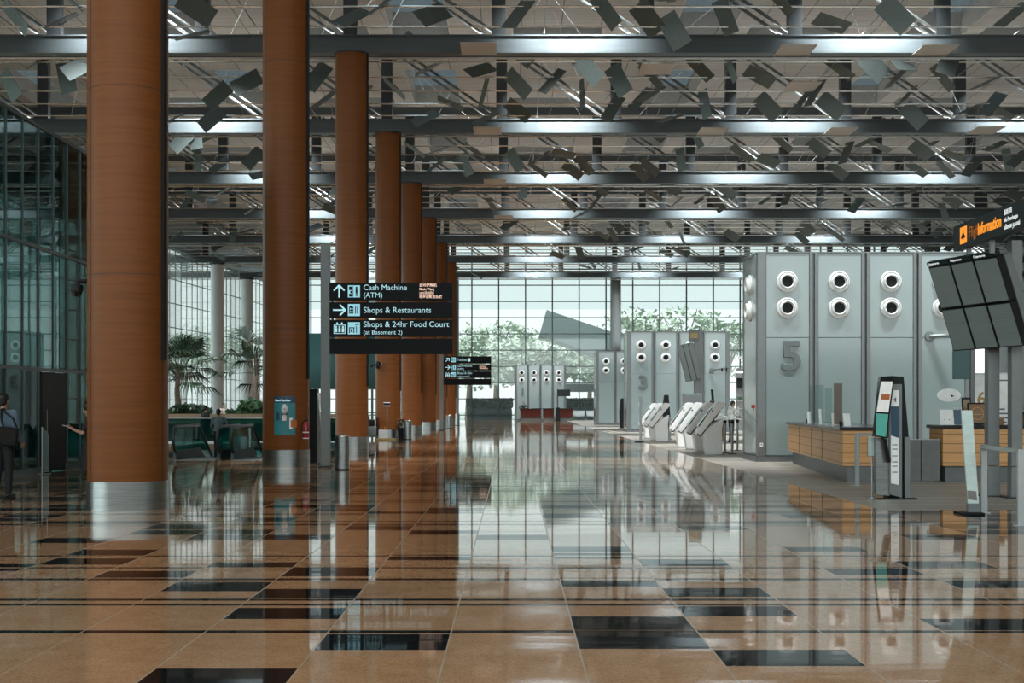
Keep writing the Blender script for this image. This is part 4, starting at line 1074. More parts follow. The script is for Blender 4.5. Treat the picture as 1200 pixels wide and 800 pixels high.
# ---------------- block 1 desks, screen, chairs
for pxa, pxb, lab in ((610, 634, 'left'), (636.5, 649, 'middle'), (653, 671, 'right')):
    D = 137.2
    desk('dark red check-in desk before block 1, %s of three' % lab, (atX(pxa, D), D, 0), 0, (pxb - pxa) * D / F, None, M_redwood, 0.9, 1.32, None)
t = thing('pole_screen', 'small dark screen on a thin pole at the dark red desks', 'screen', (atX(653.5, 136), 136, 0))
m = MB(); m.cyl((0, 0, 0), (0, 0, 3.3), 0.06); m.build('pole', M_trussd, t)
m = MB(); m.b2((0.05, -0.1, 2.55), (1.3, 0.0, 3.25), 0.02); sc_ = m.build('display', M_black, t)
m = MB(); m.b2((0.1, -0.11, 2.6), (1.25, -0.1, 3.2)); m.build('screen', M_screenoff, sc_)
m = MB(); m.b2((-0.2, -0.25, 0), (0.25, 0.2, 1.4), 0.02); m.build('pedestal', M_black, t)
def bench(label, px):
    D = 140; t = thing('metal_chair', label, 'chair', (atX(px, D), D, 0), 0)
    m = MB(); m.b2((-0.62, -0.25, 0.42), (0.62, 0.25, 0.47), 0.02); m.build('seat', M_steel, t)
    m = MB(); m.box((0, 0.27, 0.78), (1.24, 0.04, 0.55), (R(-12), 0, 0), 0.015); m.build('backrest', M_steel, t)
    for s in (-1, 1):
        m = MB(); m.tube([(s * 0.62, -0.22, 0.02), (s * 0.62, -0.22, 0.44), (s * 0.62, 0.22, 0.44), (s * 0.62, 0.22, 0.02)], 0.025); m.build('leg', M_chrome, t)
        m = MB(); m.tube([(s * 0.62, -0.22, 0.44), (s * 0.62, -0.2, 0.66), (s * 0.62, 0.25, 0.66)], 0.025); m.build('armrest', M_chrome, t)
bench('left of two metal waiting chairs between block 1 and the next block', 678.5)
bench('right of two metal waiting chairs between block 1 and the next block', 694)

# ================================================================== BINS, SANITISER STAND, CAMERAS
def bin_(label, px, D, r=0.18, h=0.88):
    t = thing('steel_bin', label, 'bin', (atX(px, D), D, 0), 0)
    m = MB(); m.lathe([(0, 0.03), (r, 0.03), (r, h - 0.06), (0, h - 0.06)], n=32); m.build('body', M_steel, t, True)
    m = MB(); m.lathe([(r * 0.62, h - 0.06), (r, h - 0.06), (r * 1.02, h - 0.03), (r * 0.9, h), (r * 0.62, h - 0.01)], n=32); m.build('rim', M_chrome, t, True)
    m = MB(); m.lathe([(0, h - 0.07), (r * 0.64, h - 0.07), (r * 0.64, h - 0.04), (0, h - 0.05)], n=24); m.build('opening', M_black, t)
    m = MB(); m.lathe([(0, 0), (r * 0.96, 0), (r * 0.96, 0.03), (0, 0.03)], n=32); m.build('base', M_black, t)
bin_('round steel bin in front of the third column, below the large sign', 401, 33.0)
bin_('round steel bin beside the fifth column, next to dark flowers', 477.5, 62.5, 0.2, 0.9)
bin_('small steel bin near the seventh column', 526, 93, 0.19, 0.95)
bin_('smallest steel bin, close to the far grey column', 536, 106, 0.19, 0.95)
t = thing('sanitiser_stand', 'thin stand with dark plate and white box on a plywood base, before the fourth column', 'stand', (atX(450, 61.5), 61.5, 0))
m = MB(); m.b2((-0.42, -0.3, 0), (0.58, 0.3, 0.08), 0.01); m.build('base', M_yellowwood, t)
m = MB(); m.b2((-0.24, -0.15, 0.08), (0.2, 0.12, 0.47), 0.015); m.build('box', M_white, t)
m = MB()
for x in (-0.12, 0.04, 0.14): m.cyl((x - 0.05, -0.02, 0.47), (x + 0.03, -0.02, 0.62), 0.02, n=8)
m.build('fittings', M_gold, t)
m = MB(); m.cyl((0.13, 0.16, 0.08), (0.13, 0.16, 1.62), 0.018); m.build('pole', M_steel, t)
m = MB(); m.box((0.12, 0.13, 1.66), (0.28, 0.02, 0.15), None, 0.006); pl = m.build('plate', M_black, t)
m = MB(); m.b2((-0.03, 0.115, 1.72), (0.27, 0.12, 1.75)); m.b2((-0.03, 0.115, 1.57), (0.27, 0.12, 1.6)); m.build('rim', M_paper, pl)
# trolley / case left of the fourth column
t = thing('luggage_trolley', 'grey luggage trolley with dark load, between the third and fourth columns', 'trolley', (atX(436.5, 62), 62, 0))
m = MB(); m.b2((-0.25, -0.3, 0.18), (0.22, 0.3, 0.62), 0.03); m.build('case', M_greypaint, t)
m = MB(); m.b2((-0.28, -0.35, 0.12), (0.26, 0.35, 0.18), 0.01); m.build('deck', M_steel, t)
m = MB(); m.b2((-0.2, -0.2, 0.62), (0.1, 0.2, 0.95), 0.05); m.build('bag', M_black, t)
m = MB(); m.tube([(0.24, 0.25, 0.15), (0.24, 0.28, 1.0), (0.24, -0.28, 1.0), (0.24, -0.25, 0.15)], 0.02); m.build('handle', M_black, t)
for sx_ in (-0.2, 0.2):
    for sy_ in (-0.28, 0.28):
        m = MB(); m.cyl((sx_ - 0.02, sy_, 0.06), (sx_ + 0.02, sy_, 0.06), 0.06, n=14); m.build('wheel', M_black, t)
t = thing('flower_pot', 'dark potted flowers beside the second steel bin', 'plant', (atX(470.5, 63.0), 63.0, 0))
m = MB(); m.lathe([(0, 0), (0.14, 0), (0.18, 0.55), (0.15, 0.55), (0.13, 0.5), (0, 0.5)], n=24); m.build('pot', M_black, t, True)
random.seed(8); m = MB()
for q in range(60):
    a = random.uniform(0, 6.28); r_ = random.uniform(0, .24); p = (r_ * math.cos(a), r_ * math.sin(a), random.uniform(.55, .95))
    m.box(p, (0.09, 0.008, 0.05), (random.uniform(-1, 1), random.uniform(-1, 1), a))
m.build('leaves', M_leaf, t)
m = MB()
for q in range(9): m.sph((random.uniform(-.2, .2), random.uniform(-.2, .1), random.uniform(.8, 1.0)), 0.035, 8)
m.build('blossom', M_red, t)
# column-mounted cctv
def cctv(label, px, py, D, colx, dirx=-1):
    t = thing('security_camera', label, 'camera', at(px, py, D))
    arm = colx - 0.61 - at(px, py, D).x if dirx < 0 else 0.3
    m = MB(); m.cyl((0, 0.03, 0.16), (max(0.12, arm + 0.02), 0.03, 0.16), 0.025); m.cyl((0, 0.03, 0.16), (0, 0.03, 0.08), 0.02); m.build('arm', M_black, t)
    m = MB(); m.sph((0, 0, 0.0), 0.085, 16); m.lathe([(0, 0), (0.095, 0), (0.095, 0.09), (0.05, 0.11), (0, 0.11)], n=20); m.build('housing', M_black, t, True)
    m = MB(); m.cyl((0.0, -0.06, -0.02), (-0.02, -0.1, -0.04), 0.03, n=12); m.build('lens', M_screenoff, t)
cctv('black camera on an arm from the left side of the nearest column', 90, 341, DK[0] - 0.1, CX[0])
t = thing('security_camera', 'black camera on the left side of the fourth column, under the large sign', 'camera', at(443, 428, DK[3] - 0.72))
m = MB(); m.sph((0.02, -0.1, 0.02), 0.16, 18, (0.8, 1, 1.2)); m.build('housing', M_black, t, True)
m = MB(); m.cyl((0.02, 0, 0.02), (0.02, 0.12, 0.02), 0.06); m.tube([(-0.3, 0.1, 0.02), (0.0, 0.06, 0.02)], 0.04); m.build('arm', M_black, t)
m = MB(); m.sph((-0.33, 0.1, 0.0), 0.09, 12); m.build('lens', M_screenoff, t, True)
m = MB(); m.lathe([(0.12, 0), (0.15, 0), (0.15, 0.03), (0.12, 0.03)], Matrix.Translation((0.06, -0.16, 0.05)) @ Matrix.Rotation(R(80), 4, 'X'), 20); m.build('ring', M_chrome, t, True)

# sanitiser poster wrapped on the second column
cx2, cy2 = CX[1], DK[1]; r = 0.622
def curved(z0, z1, px0, px1, rr, thick, n=14):
    """a strip following the column, between two sight-line columns"""
    m = MB()
    def ang(px):
        x = atX(px, cy2 - 0.55) - cx2
        return math.asin(max(-0.98, min(0.98, x / 0.62)))
    a0_, a1_ = ang(px0), ang(px1)
    prev = None
    for q in range(n + 1):
        a = a0_ + (a1_ - a0_) * q / n
        row = [m.bm.verts.new((rad * math.sin(a), -rad * math.cos(a), z)) for rad in (rr, rr + thick) for z in (z0, z1)]
        if prev:
            p, c = prev, row
            for f in ((p[2], c[2], c[3], p[3]), (p[0], p[1], c[1], c[0]), (p[1], p[3], c[3], c[1]), (p[0], c[0], c[2], p[2])): m.bm.faces.new(f)
        else: m.bm.faces.new((row[0], row[2], row[3], row[1]))
        prev = row
    m.bm.faces.new((prev[0], prev[1], prev[3], prev[2]))
    return m
PD = cy2 - 0.55
t = thing('sanitiser_poster', 'teal hand sanitiser poster wrapped on the second column', 'poster', (cx2, cy2, 0))
sh_ = curved(atZ(509.5, PD), atZ(464, PD), 321.5, 346, 0.612, 0.006).build('sheet', M_teal, t)
curved(atZ(472, PD), atZ(464, PD), 321.5, 346, 0.618, 0.003).build('title_band', M_tealdk, sh_)
curved(atZ(492, PD), atZ(483, PD), 324, 328, 0.618, 0.003).build('notice_box', M_tealdk, sh_)
curved(atZ(500.5, PD), atZ(492, PD), 341, 347.5, 0.618, 0.003).build('hand_picture', M_orange, sh_)
curved(atZ(502.5, PD), atZ(489.5, PD), 339.5, 343, 0.617, 0.002).build('hand_outline', M_paper, sh_)
text_mesh('title_lettering', 'Hand Sanitiser', 0.075, M_signtxt, sh_, (atX(323, PD) - cx2 + 0.0, -0.632, atZ(470, PD)), bold=0.002, sx=0.93)
t = thing('sanitiser_dispenser', 'white oval soap dispenser fixed on the teal poster', 'dispenser', (atX(333.8, PD - 0.08), cy2 - 0.63, atZ(479, PD)))
m = MB(); m.sph((0, -0.05, 0), 0.085, 20, (1, 0.6, 1.5)); m.build('body', M_white, t, True)
m = MB(); m.b2((-0.055, -0.08, -0.31), (0.055, -0.0, -0.16), 0.01); m.b2((-0.03, -0.03, -0.16), (0.03, 0.0, -0.1)); m.build('drip_tray', M_white, t)
m = MB(); m.b2((-0.09, -0.07, -0.155), (0.08, -0.0, -0.14)); m.sph((0, -0.1, 0.0), 0.014, 8); m.build('nozzle', M_black, t)
t = thing('fire_extinguisher', 'red fire extinguisher hung on the right side of the second column', 'extinguisher', (atX(357.5, 34.3), 34.42, 0.74))
m = MB(); m.lathe([(0, 0), (0.075, 0.0), (0.08, 0.03), (0.08, 0.36), (0.05, 0.43), (0.025, 0.45), (0, 0.45)], n=20); m.build('cylinder', M_red, t, True)
m = MB(); m.lathe([(0.078, 0.15), (0.083, 0.15), (0.083, 0.18), (0.078, 0.18)], n=20); m.lathe([(0.078, 0.0), (0.083, 0.0), (0.083, 0.02), (0.078, 0.02)], n=20); m.build('band', M_paper, t)
m = MB(); m.b2((-0.05, -0.015, 0.45), (0.06, 0.015, 0.49), 0.004); m.tube([(-0.03, 0, 0.46), (-0.11, -0.02, 0.4), (-0.1, -0.02, 0.15)], 0.012); m.build('hose', M_black, t)
m = MB(); m.b2((-0.09, 0.07, 0.05), (0.02, 0.14, 0.32)); m.build('bracket', M_black, t)

# small gate post at the glass screen
t = thing('gate_post', 'low steel gate post with slanted panel at the dark glass screen', 'barrier', (atX(49.3, 30.8), 30.8, 0))
m = MB(); m.cyl((0, 0, 0), (0, 0, 1.1), 0.025); m.build('post', M_steel, t)
m = MB(); m.prism([(0.03, 0.05), (0.15, 0.05), (0.15, 0.92), (0.03, 1.08)], 0.02); m.build('panel', M_steel, t)
m = MB(); m.b2((-0.08, -0.08, 0), (0.18, 0.1, 0.02)); m.build('foot', M_steel, t)

# ================================================================== ESCALATORS
def escalator(label, xl, xr):
    Y0 = 38.7
    t = thing('escalator', label, 'escalator', ((xl + xr) / 2, Y0, 0))
    hw = (xr - xl) / 2
    sl = math.tan(R(30)); L1 = 3.2; L2 = 8.0
    for s in (-1, 1):
        x = s * hw
        # glass balustrade
        pts = [(0.35, 0.25), (0.12, 0.45), (0.12, 0.75), (0.35, 0.92), (L1, 0.92), (L1 + L2, 0.92 - L2 * sl), (L1 + L2, 0.25 - L2 * sl), (L1, 0.25)]
        m = MB(); m.prism(pts, 0.024, Matrix.Translation((x + 0.012, 0, 0)) @ Matrix.Rotation(R(90), 4, 'Z')); b = m.build('balustrade', G_teal, t)
        m = MB()
        rail = [(0.55, 0.2), (0.3, 0.22), (0.12, 0.34)] + [(0.30 + 0.3 * math.cos(a), 0.62 + 0.36 * math.sin(a)) for a in [R(v) for v in range(220, 84, -20)]] + [(0.6, 0.98), (L1, 0.98), (L1 + L2, 0.98 - L2 * sl)]
        m.tube([(x, u, z) for u, z in rail], 0.045, 8); m.build('handrail', M_handrail, b, True)
        m = MB(); m.prism([(0.2, 0), (L1, 0.0), (L1 + L2, -L2 * sl), (L1 + L2, 0.27 - L2 * sl), (L1, 0.27), (0.3, 0.27)], 0.1, Matrix.Translation((x + 0.05, 0, 0)) @ Matrix.Rotation(R(90), 4, 'Z')); m.build('skirt', M_trussd, t)
    m = MB(); m.b2((-hw + 0.05, 0.0, 0.0), (hw - 0.05, 1.9, 0.015)); m.build('landing_plate', M_steel, t)
    m = MB()
    for q in range(20):
        u = 1.9 + q * 0.4; z = -max(0, (u - L1 + 0.4)) * sl - 0.02
        m.b2((-hw + 0.06, u, z - 0.22), (hw - 0.06, u + 0.41, z))
    m.build('steps', M_trussd, t)
    m = MB()
    for s in (-1, 1): m.sph((s * (hw), 0.28, 0.3), 0.03, 8)
    m.build('indicator', M_orange, t)
escalator('left escalator with black handrail, which the man in the grey shirt steps on', -9.92, -8.62)
escalator('right escalator with black handrail, beside the second column', -8.22, -6.92)
# glass balustrade around the well
def balus(label, x0, y0, x1, y1):
    p0 = Vector((x0, y0, 0)); p1 = Vector((x1, y1, 0)); d = p1 - p0; L = d.length
    t = thing('glass_balustrade', label, 'balustrade', p0, math.atan2(d.y, d.x))
    m = MB(); m.b2((0.02, -0.008, 0.06), (L - 0.02, 0.008, 1.02)); m.build('glass_panel', G_teal, t)
    m = MB(); m.cyl((0, 0, 1.05), (L, 0, 1.05), 0.028, n=12); m.build('handrail', M_steel, t, True)
    m = MB(); m.b2((0, -0.04, 0), (L, 0.04, 0.06)); m.build('floor_channel', M_steel, t)
    n = max(1, int(L / 1.5))
    for i in range(n + 1):
        m = MB(); m.b2((L * i / n - 0.015, 0.01, 0.06), (L * i / n + 0.015, 0.05, 1.04)); m.build('post', M_steel, t)
balus('teal glass balustrade left of the escalators', HX0 - 4.5, 39.9, HX0 + 0.4, 39.9)
balus('teal glass balustrade across the far end of the escalator well', HX0 - 4.5, HY1 + 0.3, HX1 + 0.2, HY1 + 0.3)
# planter ledge with palms
PY = 60.0
t = thing('planter', 'long low planter with timber rim behind the escalators', 'planter', (-13.5, PY, 0))
m = MB(); m.b2((-4.5, 0, 0), (6.6, 4.2, 0.78)); m.build('body', M_tealwall, t)
m = MB(); m.b2((-4.6, -0.12, 0.78), (6.7, 0.0, 0.95), 0.01); m.b2((-4.6, -0.02, 1.05), (6.7, 0.3, 1.22), 0.01); m.build('timber_rim', M_ledge, t)
m = MB(); m.b2((-4.5, 0.0, 0.78), (6.6, 4.2, 1.1)); m.build('soil', M_soil, t)
def fan_leaf(m, base, dirv, L, spread, nb=13):
    """petiole then fan of folded blades"""
    dirv = dirv.normalized(); side_ = dirv.cross(Vector((0, 0, 1)))
    if side_.length < 0.1: side_ = Vector((1, 0, 0))
    side_.normalize(); up = side_.cross(dirv)
    tip = base + dirv * L * 0.55 + Vector((0, 0, -0.03 * L))
    m.cyl(base, tip, 0.02, 0.012, 6)
    for i in range(nb):
        a = R(-spread + 2 * spread * i / (nb - 1)); bl = L * 0.62 * (1 - 0.22 * abs(i - nb // 2) / (nb // 2))
        d = (dirv * math.cos(a) + side_ * math.sin(a)).normalized()
        e = tip + d * bl + Vector((0, 0, -bl * 0.32)); mid = tip + d * bl * 0.55 + up * 0.03
        wd = d.cross(up).normalized() * (bl * 0.036)
        v = [m.bm.verts.new(p) for p in (tip, mid - wd + up * 0.02, mid + wd + up * 0.02, e, mid - up * 0.02)]
        m.bm.faces.new((v[0], v[1], v[4])); m.bm.faces.new((v[0], v[4], v[2])); m.bm.faces.new((v[1], v[3], v[4])); m.bm.faces.new((v[4], v[3], v[2]))
def palm(label, x, y, h, n, seed, Lf=1.9):
    rng = random.Random(seed)
    t = thing('fan_palm', label, 'palm', (x, y, 1.08))
    m = MB()
    for q in range(10):
        m.cyl((0.03 * math.sin(q), 0, h * q / 10), (0.03 * math.sin(q + 1), 0, h * (q + 1) / 10 + 0.01), 0.17 - 0.007 * q, 0.15 - 0.007 * q, 12)
    m.build('trunk', M_bark, t, True)
    for i in range(n):
        a = 2.4 * i + rng.uniform(-.3, .3); el = R(rng.uniform(-18, 72))
        d = Vector((math.cos(a) * math.cos(el), math.sin(a) * math.cos(el), math.sin(el)))
        m = MB(); fan_leaf(m, Vector((0, 0, h * rng.uniform(0.6, 1.0))), d, Lf * rng.uniform(.8, 1.15), 62)
        m.build('frond', M_leaf, t)
palm('large fan palm in the planter, right beside the nearest column', atX(207, 62), 62.2, 2.5, 34, 2, 2.3)
palm('fan palm in the planter partly behind the second column', atX(300, 62), 62.0, 2.9, 18, 5, 1.9)
def shrub(label, x, y, z, w, h, seed, mm=M_leaf2, n=160):
    rng = random.Random(seed); t = thing('leafy_shrub', label, 'shrub', (x, y, z))
    m = MB()
    for q in range(n):
        a = rng.uniform(0, 6.28); r_ = w * math.sqrt(rng.random()); zz = h * rng.random() ** 0.8 * (1 - 0.4 * r_ / w)
        m.box((r_ * math.cos(a), r_ * math.sin(a) * 0.7, 0.1 + zz), (0.30, 0.012, 0.12), (rng.uniform(-1, 1), rng.uniform(-1, 1), a))
    m.build('leaves', mm, t)
    m = MB()
    for q in range(7): m.cyl((rng.uniform(-.1, .1), rng.uniform(-.1, .1), 0), (rng.uniform(-w, w) * .7, rng.uniform(-w, w) * .5, h * .7), 0.015, n=5)
    m.build('stems', M_bark, t)
shrub('green leafy shrub in the planter left of the second column', atX(294, 61.3), 61.3, 1.08, 0.62, 0.75, 4)
shrub('low dark shrub under the large fan palm', atX(222, 61.2), 61.2, 1.08, 1.0, 0.5, 9, M_leaf, 200)
shrub('small dark shrub in the middle of the planter', atX(272, 61.4), 61.4, 1.08, 0.22, 0.25, 10, M_leaf, 50)

# ================================================================== OUTSIDE
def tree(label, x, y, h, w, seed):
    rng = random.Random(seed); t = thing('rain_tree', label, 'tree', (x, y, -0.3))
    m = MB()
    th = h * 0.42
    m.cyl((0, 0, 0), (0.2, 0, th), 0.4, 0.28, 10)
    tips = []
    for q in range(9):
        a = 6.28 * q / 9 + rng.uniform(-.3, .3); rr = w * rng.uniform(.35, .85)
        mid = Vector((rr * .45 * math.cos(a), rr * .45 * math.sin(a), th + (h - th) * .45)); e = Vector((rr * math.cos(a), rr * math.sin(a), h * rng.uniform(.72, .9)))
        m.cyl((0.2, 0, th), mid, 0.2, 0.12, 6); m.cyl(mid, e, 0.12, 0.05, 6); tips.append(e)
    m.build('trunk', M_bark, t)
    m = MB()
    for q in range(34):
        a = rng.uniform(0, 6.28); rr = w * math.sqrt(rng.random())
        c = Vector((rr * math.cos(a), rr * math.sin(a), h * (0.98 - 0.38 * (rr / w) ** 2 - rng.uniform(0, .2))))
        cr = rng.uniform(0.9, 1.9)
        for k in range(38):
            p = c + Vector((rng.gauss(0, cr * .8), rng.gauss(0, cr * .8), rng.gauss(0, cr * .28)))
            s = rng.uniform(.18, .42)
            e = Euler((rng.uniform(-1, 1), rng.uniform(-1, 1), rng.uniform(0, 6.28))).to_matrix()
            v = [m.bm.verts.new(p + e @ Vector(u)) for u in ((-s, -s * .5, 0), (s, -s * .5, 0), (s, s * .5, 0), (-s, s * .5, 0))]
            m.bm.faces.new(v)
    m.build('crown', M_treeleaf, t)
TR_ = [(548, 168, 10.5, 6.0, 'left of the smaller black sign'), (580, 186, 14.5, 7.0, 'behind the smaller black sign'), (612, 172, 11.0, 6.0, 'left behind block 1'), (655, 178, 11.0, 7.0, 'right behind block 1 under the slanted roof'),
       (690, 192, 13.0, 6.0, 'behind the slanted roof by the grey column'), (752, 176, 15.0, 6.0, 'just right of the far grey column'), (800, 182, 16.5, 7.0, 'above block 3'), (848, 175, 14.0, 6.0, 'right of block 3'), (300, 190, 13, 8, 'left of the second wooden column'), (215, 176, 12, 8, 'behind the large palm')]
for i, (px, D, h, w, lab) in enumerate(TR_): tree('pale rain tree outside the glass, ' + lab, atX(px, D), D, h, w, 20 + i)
t = thing('roof_canopy', 'grey slanted canopy roof outside the far glass wall, above block 1', 'canopy', (atX(640, 162), 160, 0))
DD = 162
P0 = [at(640, 365, DD), at(632, 393, DD)]; P1 = [at(770, 409, DD), at(762, 432, DD)]
m = MB()
off = Vector((atX(640, 162), 160, 0))
vs = []
for dy in (-3.0, 6.0):
    vs.append([m.bm.verts.new(p + Vector((0, dy, 0)) - off) for p in (P0[0], P0[1], at(690, 414, DD) , P1[1], P1[0])])
m.bm.faces.new(vs[0]); m.bm.faces.new(list(reversed(vs[1])))
for i in range(5):
    j = (i + 1) % 5; m.bm.faces.new((vs[0][j], vs[0][i], vs[1][i], vs[1][j]))
m.build('roof_slab', M_canopy, t)
m = MB()
for px in (700, 745): m.cyl(at(px, 430, 163) - off, at(px, 494, 163) - off, 0.35, n=14)
m.build('support_post', M_greypaint, t)
# hedge planters outside
def hedge(label, x0, x1, y, seed):
    rng = random.Random(seed); t = thing('hedge_planter', label, 'planter', ((x0 + x1) / 2, y, -0.3)); L = x1 - x0
    m = MB(); m.b2((-L / 2, 0, 0), (L / 2, 2, 1.5)); m.build('box', M_hedgebox, t)
    m = MB()
    for q in range(1500):
        p = Vector((rng.uniform(-L / 2, L / 2), rng.uniform(0, 2), 1.5 + rng.random() ** .6 * 1.1)); s = rng.uniform(.08, .2)
        e = Euler((rng.uniform(-1.5, 1.5), rng.uniform(-1.5, 1.5), rng.uniform(0, 6.28))).to_matrix()
        m.bm.faces.new([m.bm.verts.new(p + e @ Vector(u)) for u in ((-s, -s, 0), (s, -s, 0), (s, s, 0), (-s, s, 0))])
    m.b2((-L / 2 + .1, 0.3, 1.4), (L / 2 - .1, 1.7, 2.2))
    m.build('hedge', M_hedge, t)
hedge('dark hedge in a planter outside, below the smaller black sign', atX(547, 149), atX(600, 149), 149, 1)
hedge('dark hedge in a planter outside, behind the waiting chairs', atX(664, 149.5), atX(705, 149.5), 149.5, 2)
t = thing('entrance_shelter', 'low grey shelter roof outside, between block 1 and the next block', 'shelter', (atX(680, 151), 152, 0))
m = MB(); m.b2((-2.2, 0, 3.2), (3, 5, 4.05), 0.1); m.build('roof', M_greypaint, t)
m = MB(); m.b2((-2.2, -0.05, 4.05), (3, 5, 4.25)); m.build('roof_edge', M_white, t)
m = MB()
for x in (-1.8, 2.6): m.cyl((x, 2.5, -0.3), (x, 2.5, 3.2), 0.15)
m.build('post', M_greypaint, t)

# ================================================================== PEOPLE
def fused(mb, name, m, parent, voxel, smooth=3):
    """weld a set of overlapping volumes into one continuous skin"""
    me = bpy.data.meshes.new(name); mb.bm.to_mesh(me); mb.bm.free()
    o = bpy.data.objects.new(name, me); C.objects.link(o)
    md = o.modifiers.new('r', 'REMESH'); md.mode = 'VOXEL'; md.voxel_size = voxel; md.use_smooth_shade = True
    sm = o.modifiers.new('s', 'SMOOTH'); sm.iterations = smooth; sm.factor = 0.5
    bpy.context.view_layer.update()
    dg = bpy.context.evaluated_depsgraph_get()
    nm = bpy.data.meshes.new_from_object(o.evaluated_get(dg))
    o.modifiers.clear(); o.data = nm; bpy.data.meshes.remove(me)
    nm.name = name; nm.materials.clear(); nm.materials.append(m)
    nm.polygons.foreach_set('use_smooth', [True] * len(nm.polygons))
    o.parent = parent
    return o
def lerp(a, b, t): return Vector(a) * (1 - t) + Vector(b) * t
def hand(mb, wrist, fwd, palmn, s=1.0, curl=0.5):
    """palm, four unequal bent fingers and a side thumb"""
    fwd = Vector(fwd).normalized(); pn = Vector(palmn).normalized(); sd = fwd.cross(pn).normalized()
    w = Vector(wrist)
    for k in (-1, 0, 1): mb.cap(w + sd * 0.016 * k, w + fwd * 0.085 * s + sd * 0.026 * k * s, 0.017 * s, 0.015 * s, 8)
    for i, (off, L) in enumerate(((-0.033, 0.062), (-0.011, 0.078), (0.011, 0.084), (0.033, 0.074))):
        b = w + fwd * 0.085 * s + sd * off * s
        k1 = b + (fwd * math.cos(curl) + pn * math.sin(curl)) * L * 0.5 * s
        k2 = k1 + (fwd * math.cos(curl * 2) + pn * math.sin(curl * 2)) * L * 0.5 * s
        mb.cap(b, k1, 0.0095 * s, 0.009 * s, 8); mb.cap(k1, k2, 0.009 * s, 0.0075 * s, 8)
    b = w + fwd * 0.03 * s + sd * 0.03 * s
    k1 = b + (fwd * 0.6 + sd * 0.6 + pn * .4).normalized() * 0.04 * s; k2 = k1 + (fwd * .85 + pn * .5).normalized() * 0.032 * s
    mb.cap(b, k1, 0.012 * s, 0.0105 * s, 8); mb.cap(k1, k2, 0.0105 * s, 0.0085 * s, 8)
def person(label, loc, rz, H=1.72, pose=None, top=(0.1, 0.1, 0.1), bottom=(0.02, 0.02, 0.02), sleeve='short', dress=False, slim=1.0, voxel=0.011, hair='short', seated=False, shoes=(0.012, 0.012, 0.012)):
    t = thing('person', label, 'person', loc, rz)
    k = H / 1.72
    J = {'pelvis': (0, 0, .95), 'waist': (0, 0, 1.08), 'chest': (0, .005, 1.27), 'neck': (0, .01, 1.44), 'head': (0, -.015, 1.60)}
    for s, n in ((1, 'L'), (-1, 'R')):
        J.update({n + 'sh': (s * .175 * slim, .01, 1.40), n + 'el': (s * .235 * slim, .03, 1.12), n + 'wr': (s * .245 * slim, -.05, .88),
                  n + 'hip': (s * .085, 0, .92), n + 'kn': (s * .095, -.015, .5), n + 'an': (s * .10, .025, .085), n + 'toe': (s * .115, -.13, .035)})
    J.update(pose or {})
    J = {a: Vector(b) * k for a, b in J.items() if a != 'curl'}
    def q(r): return r * k
    m = MB()
    hd = J['head']; nk = J['neck']
    hv = (hd - nk).normalized()
    fw = Vector(pose['face']).normalized() if pose and 'face' in pose else Vector((0, -1, 0))
    rotq = Vector((0, -1, 0)).rotation_difference(fw).to_euler()
    rq = Vector((0, -1, 0)).rotation_difference(fw).to_matrix()
    def hp(v): return hd + rq @ (Vector(v) * k)
    m.sph(hp((0, .012, .035)), q(.092), 18, (0.86, 1.06, 1.0), rotq); m.sph(hp((0, -.025, -.035)), q(.07), 16, (0.86, 0.9, 1.12), rotq)
    m.cap(hp((0, -.088, .01)), hp((0, -.105, -.022)), q(.010), q(.014), 8)            # nose
    m.sph(hp((0, -.082, -.058)), q(.02), 10, (1.3, .6, .5), rotq); m.sph(hp((0, -.07, -.10)), q(.025), 10)  # lips, chin
    for s in (-1, 1): m.sph(hp((s * .079, .012, -.005)), q(.028), 10, (.35, .7, 1.1), rotq); m.sph(hp((s * .032, -.078, .028)), q(.017), 8)
    m.cap(nk - Vector((0, 0, q(.05))), hd - Vector((0, 0, q(.06))), q(.055), q(.05), 14)
    # trunk
    m.sph(J['chest'], q(.15), 18, (1.12 * slim, .74, 1.15)); m.sph(J['waist'], q(.13), 18, (1.05 * slim, .75, 1.2)); m.sph(J['pelvis'], q(.145), 18, (1.12 * slim, .8, .9))
    m.cap(J['pelvis'], J['chest'], q(.115 * slim), q(.125 * slim), 14)
    for n in 'LR':
        m.cap(J['neck'] - Vector((0, 0, q(.04))), J[n + 'sh'], q(.05), q(.055)); m.cap(J[n + 'sh'], J[n + 'el'], q(.05 * slim), q(.036)); m.cap(J[n + 'el'], J[n + 'wr'], q(.037), q(.025))
        m.cap(J[n + 'hip'], J[n + 'kn'], q(.082 * slim), q(.052)); m.cap(J[n + 'kn'], J[n + 'an'], q(.052), q(.035))
        m.cap(J[n + 'an'], J[n + 'toe'], q(.037), q(.03)); m.sph(J[n + 'an'] + Vector((0, q(.03), -q(.045))), q(.033), 10)
        d = (J[n + 'wr'] - J[n + 'el']).normalized()
        pn = Vector(pose.get(n + 'palm', (-0.6 if n == 'L' else 0.6, -.3, 0))) if pose else Vector((-0.6 if n == 'L' else 0.6, -.3, 0))
        pn = (pn - d * pn.dot(d)).normalized()
        hand(m, J[n + 'wr'], d, pn, k * .95, pose.get('curl', .45) if pose else .45)
    fused(m, 'body', M_skin, t, voxel * 0.75 if voxel < .013 else voxel, 2)
    cl = mat('cloth_%d_%d_%d' % tuple(int(c * 255) for c in top), top, 0.8, 0, 0.12, (14, 14, 6), 0.15)
    cb = mat('cloth_%d_%d_%d' % tuple(int(c * 255) for c in bottom), bottom, 0.8, 0, 0.12, (14, 14, 6), 0.15)
    # shirt / dress
    m = MB(); e = .014
    m.sph(J['chest'], q(.15 + e), 18, (1.14 * slim, .78, 1.15)); m.sph(J['waist'], q(.135 + e), 18, (1.08 * slim, .8, 1.2))
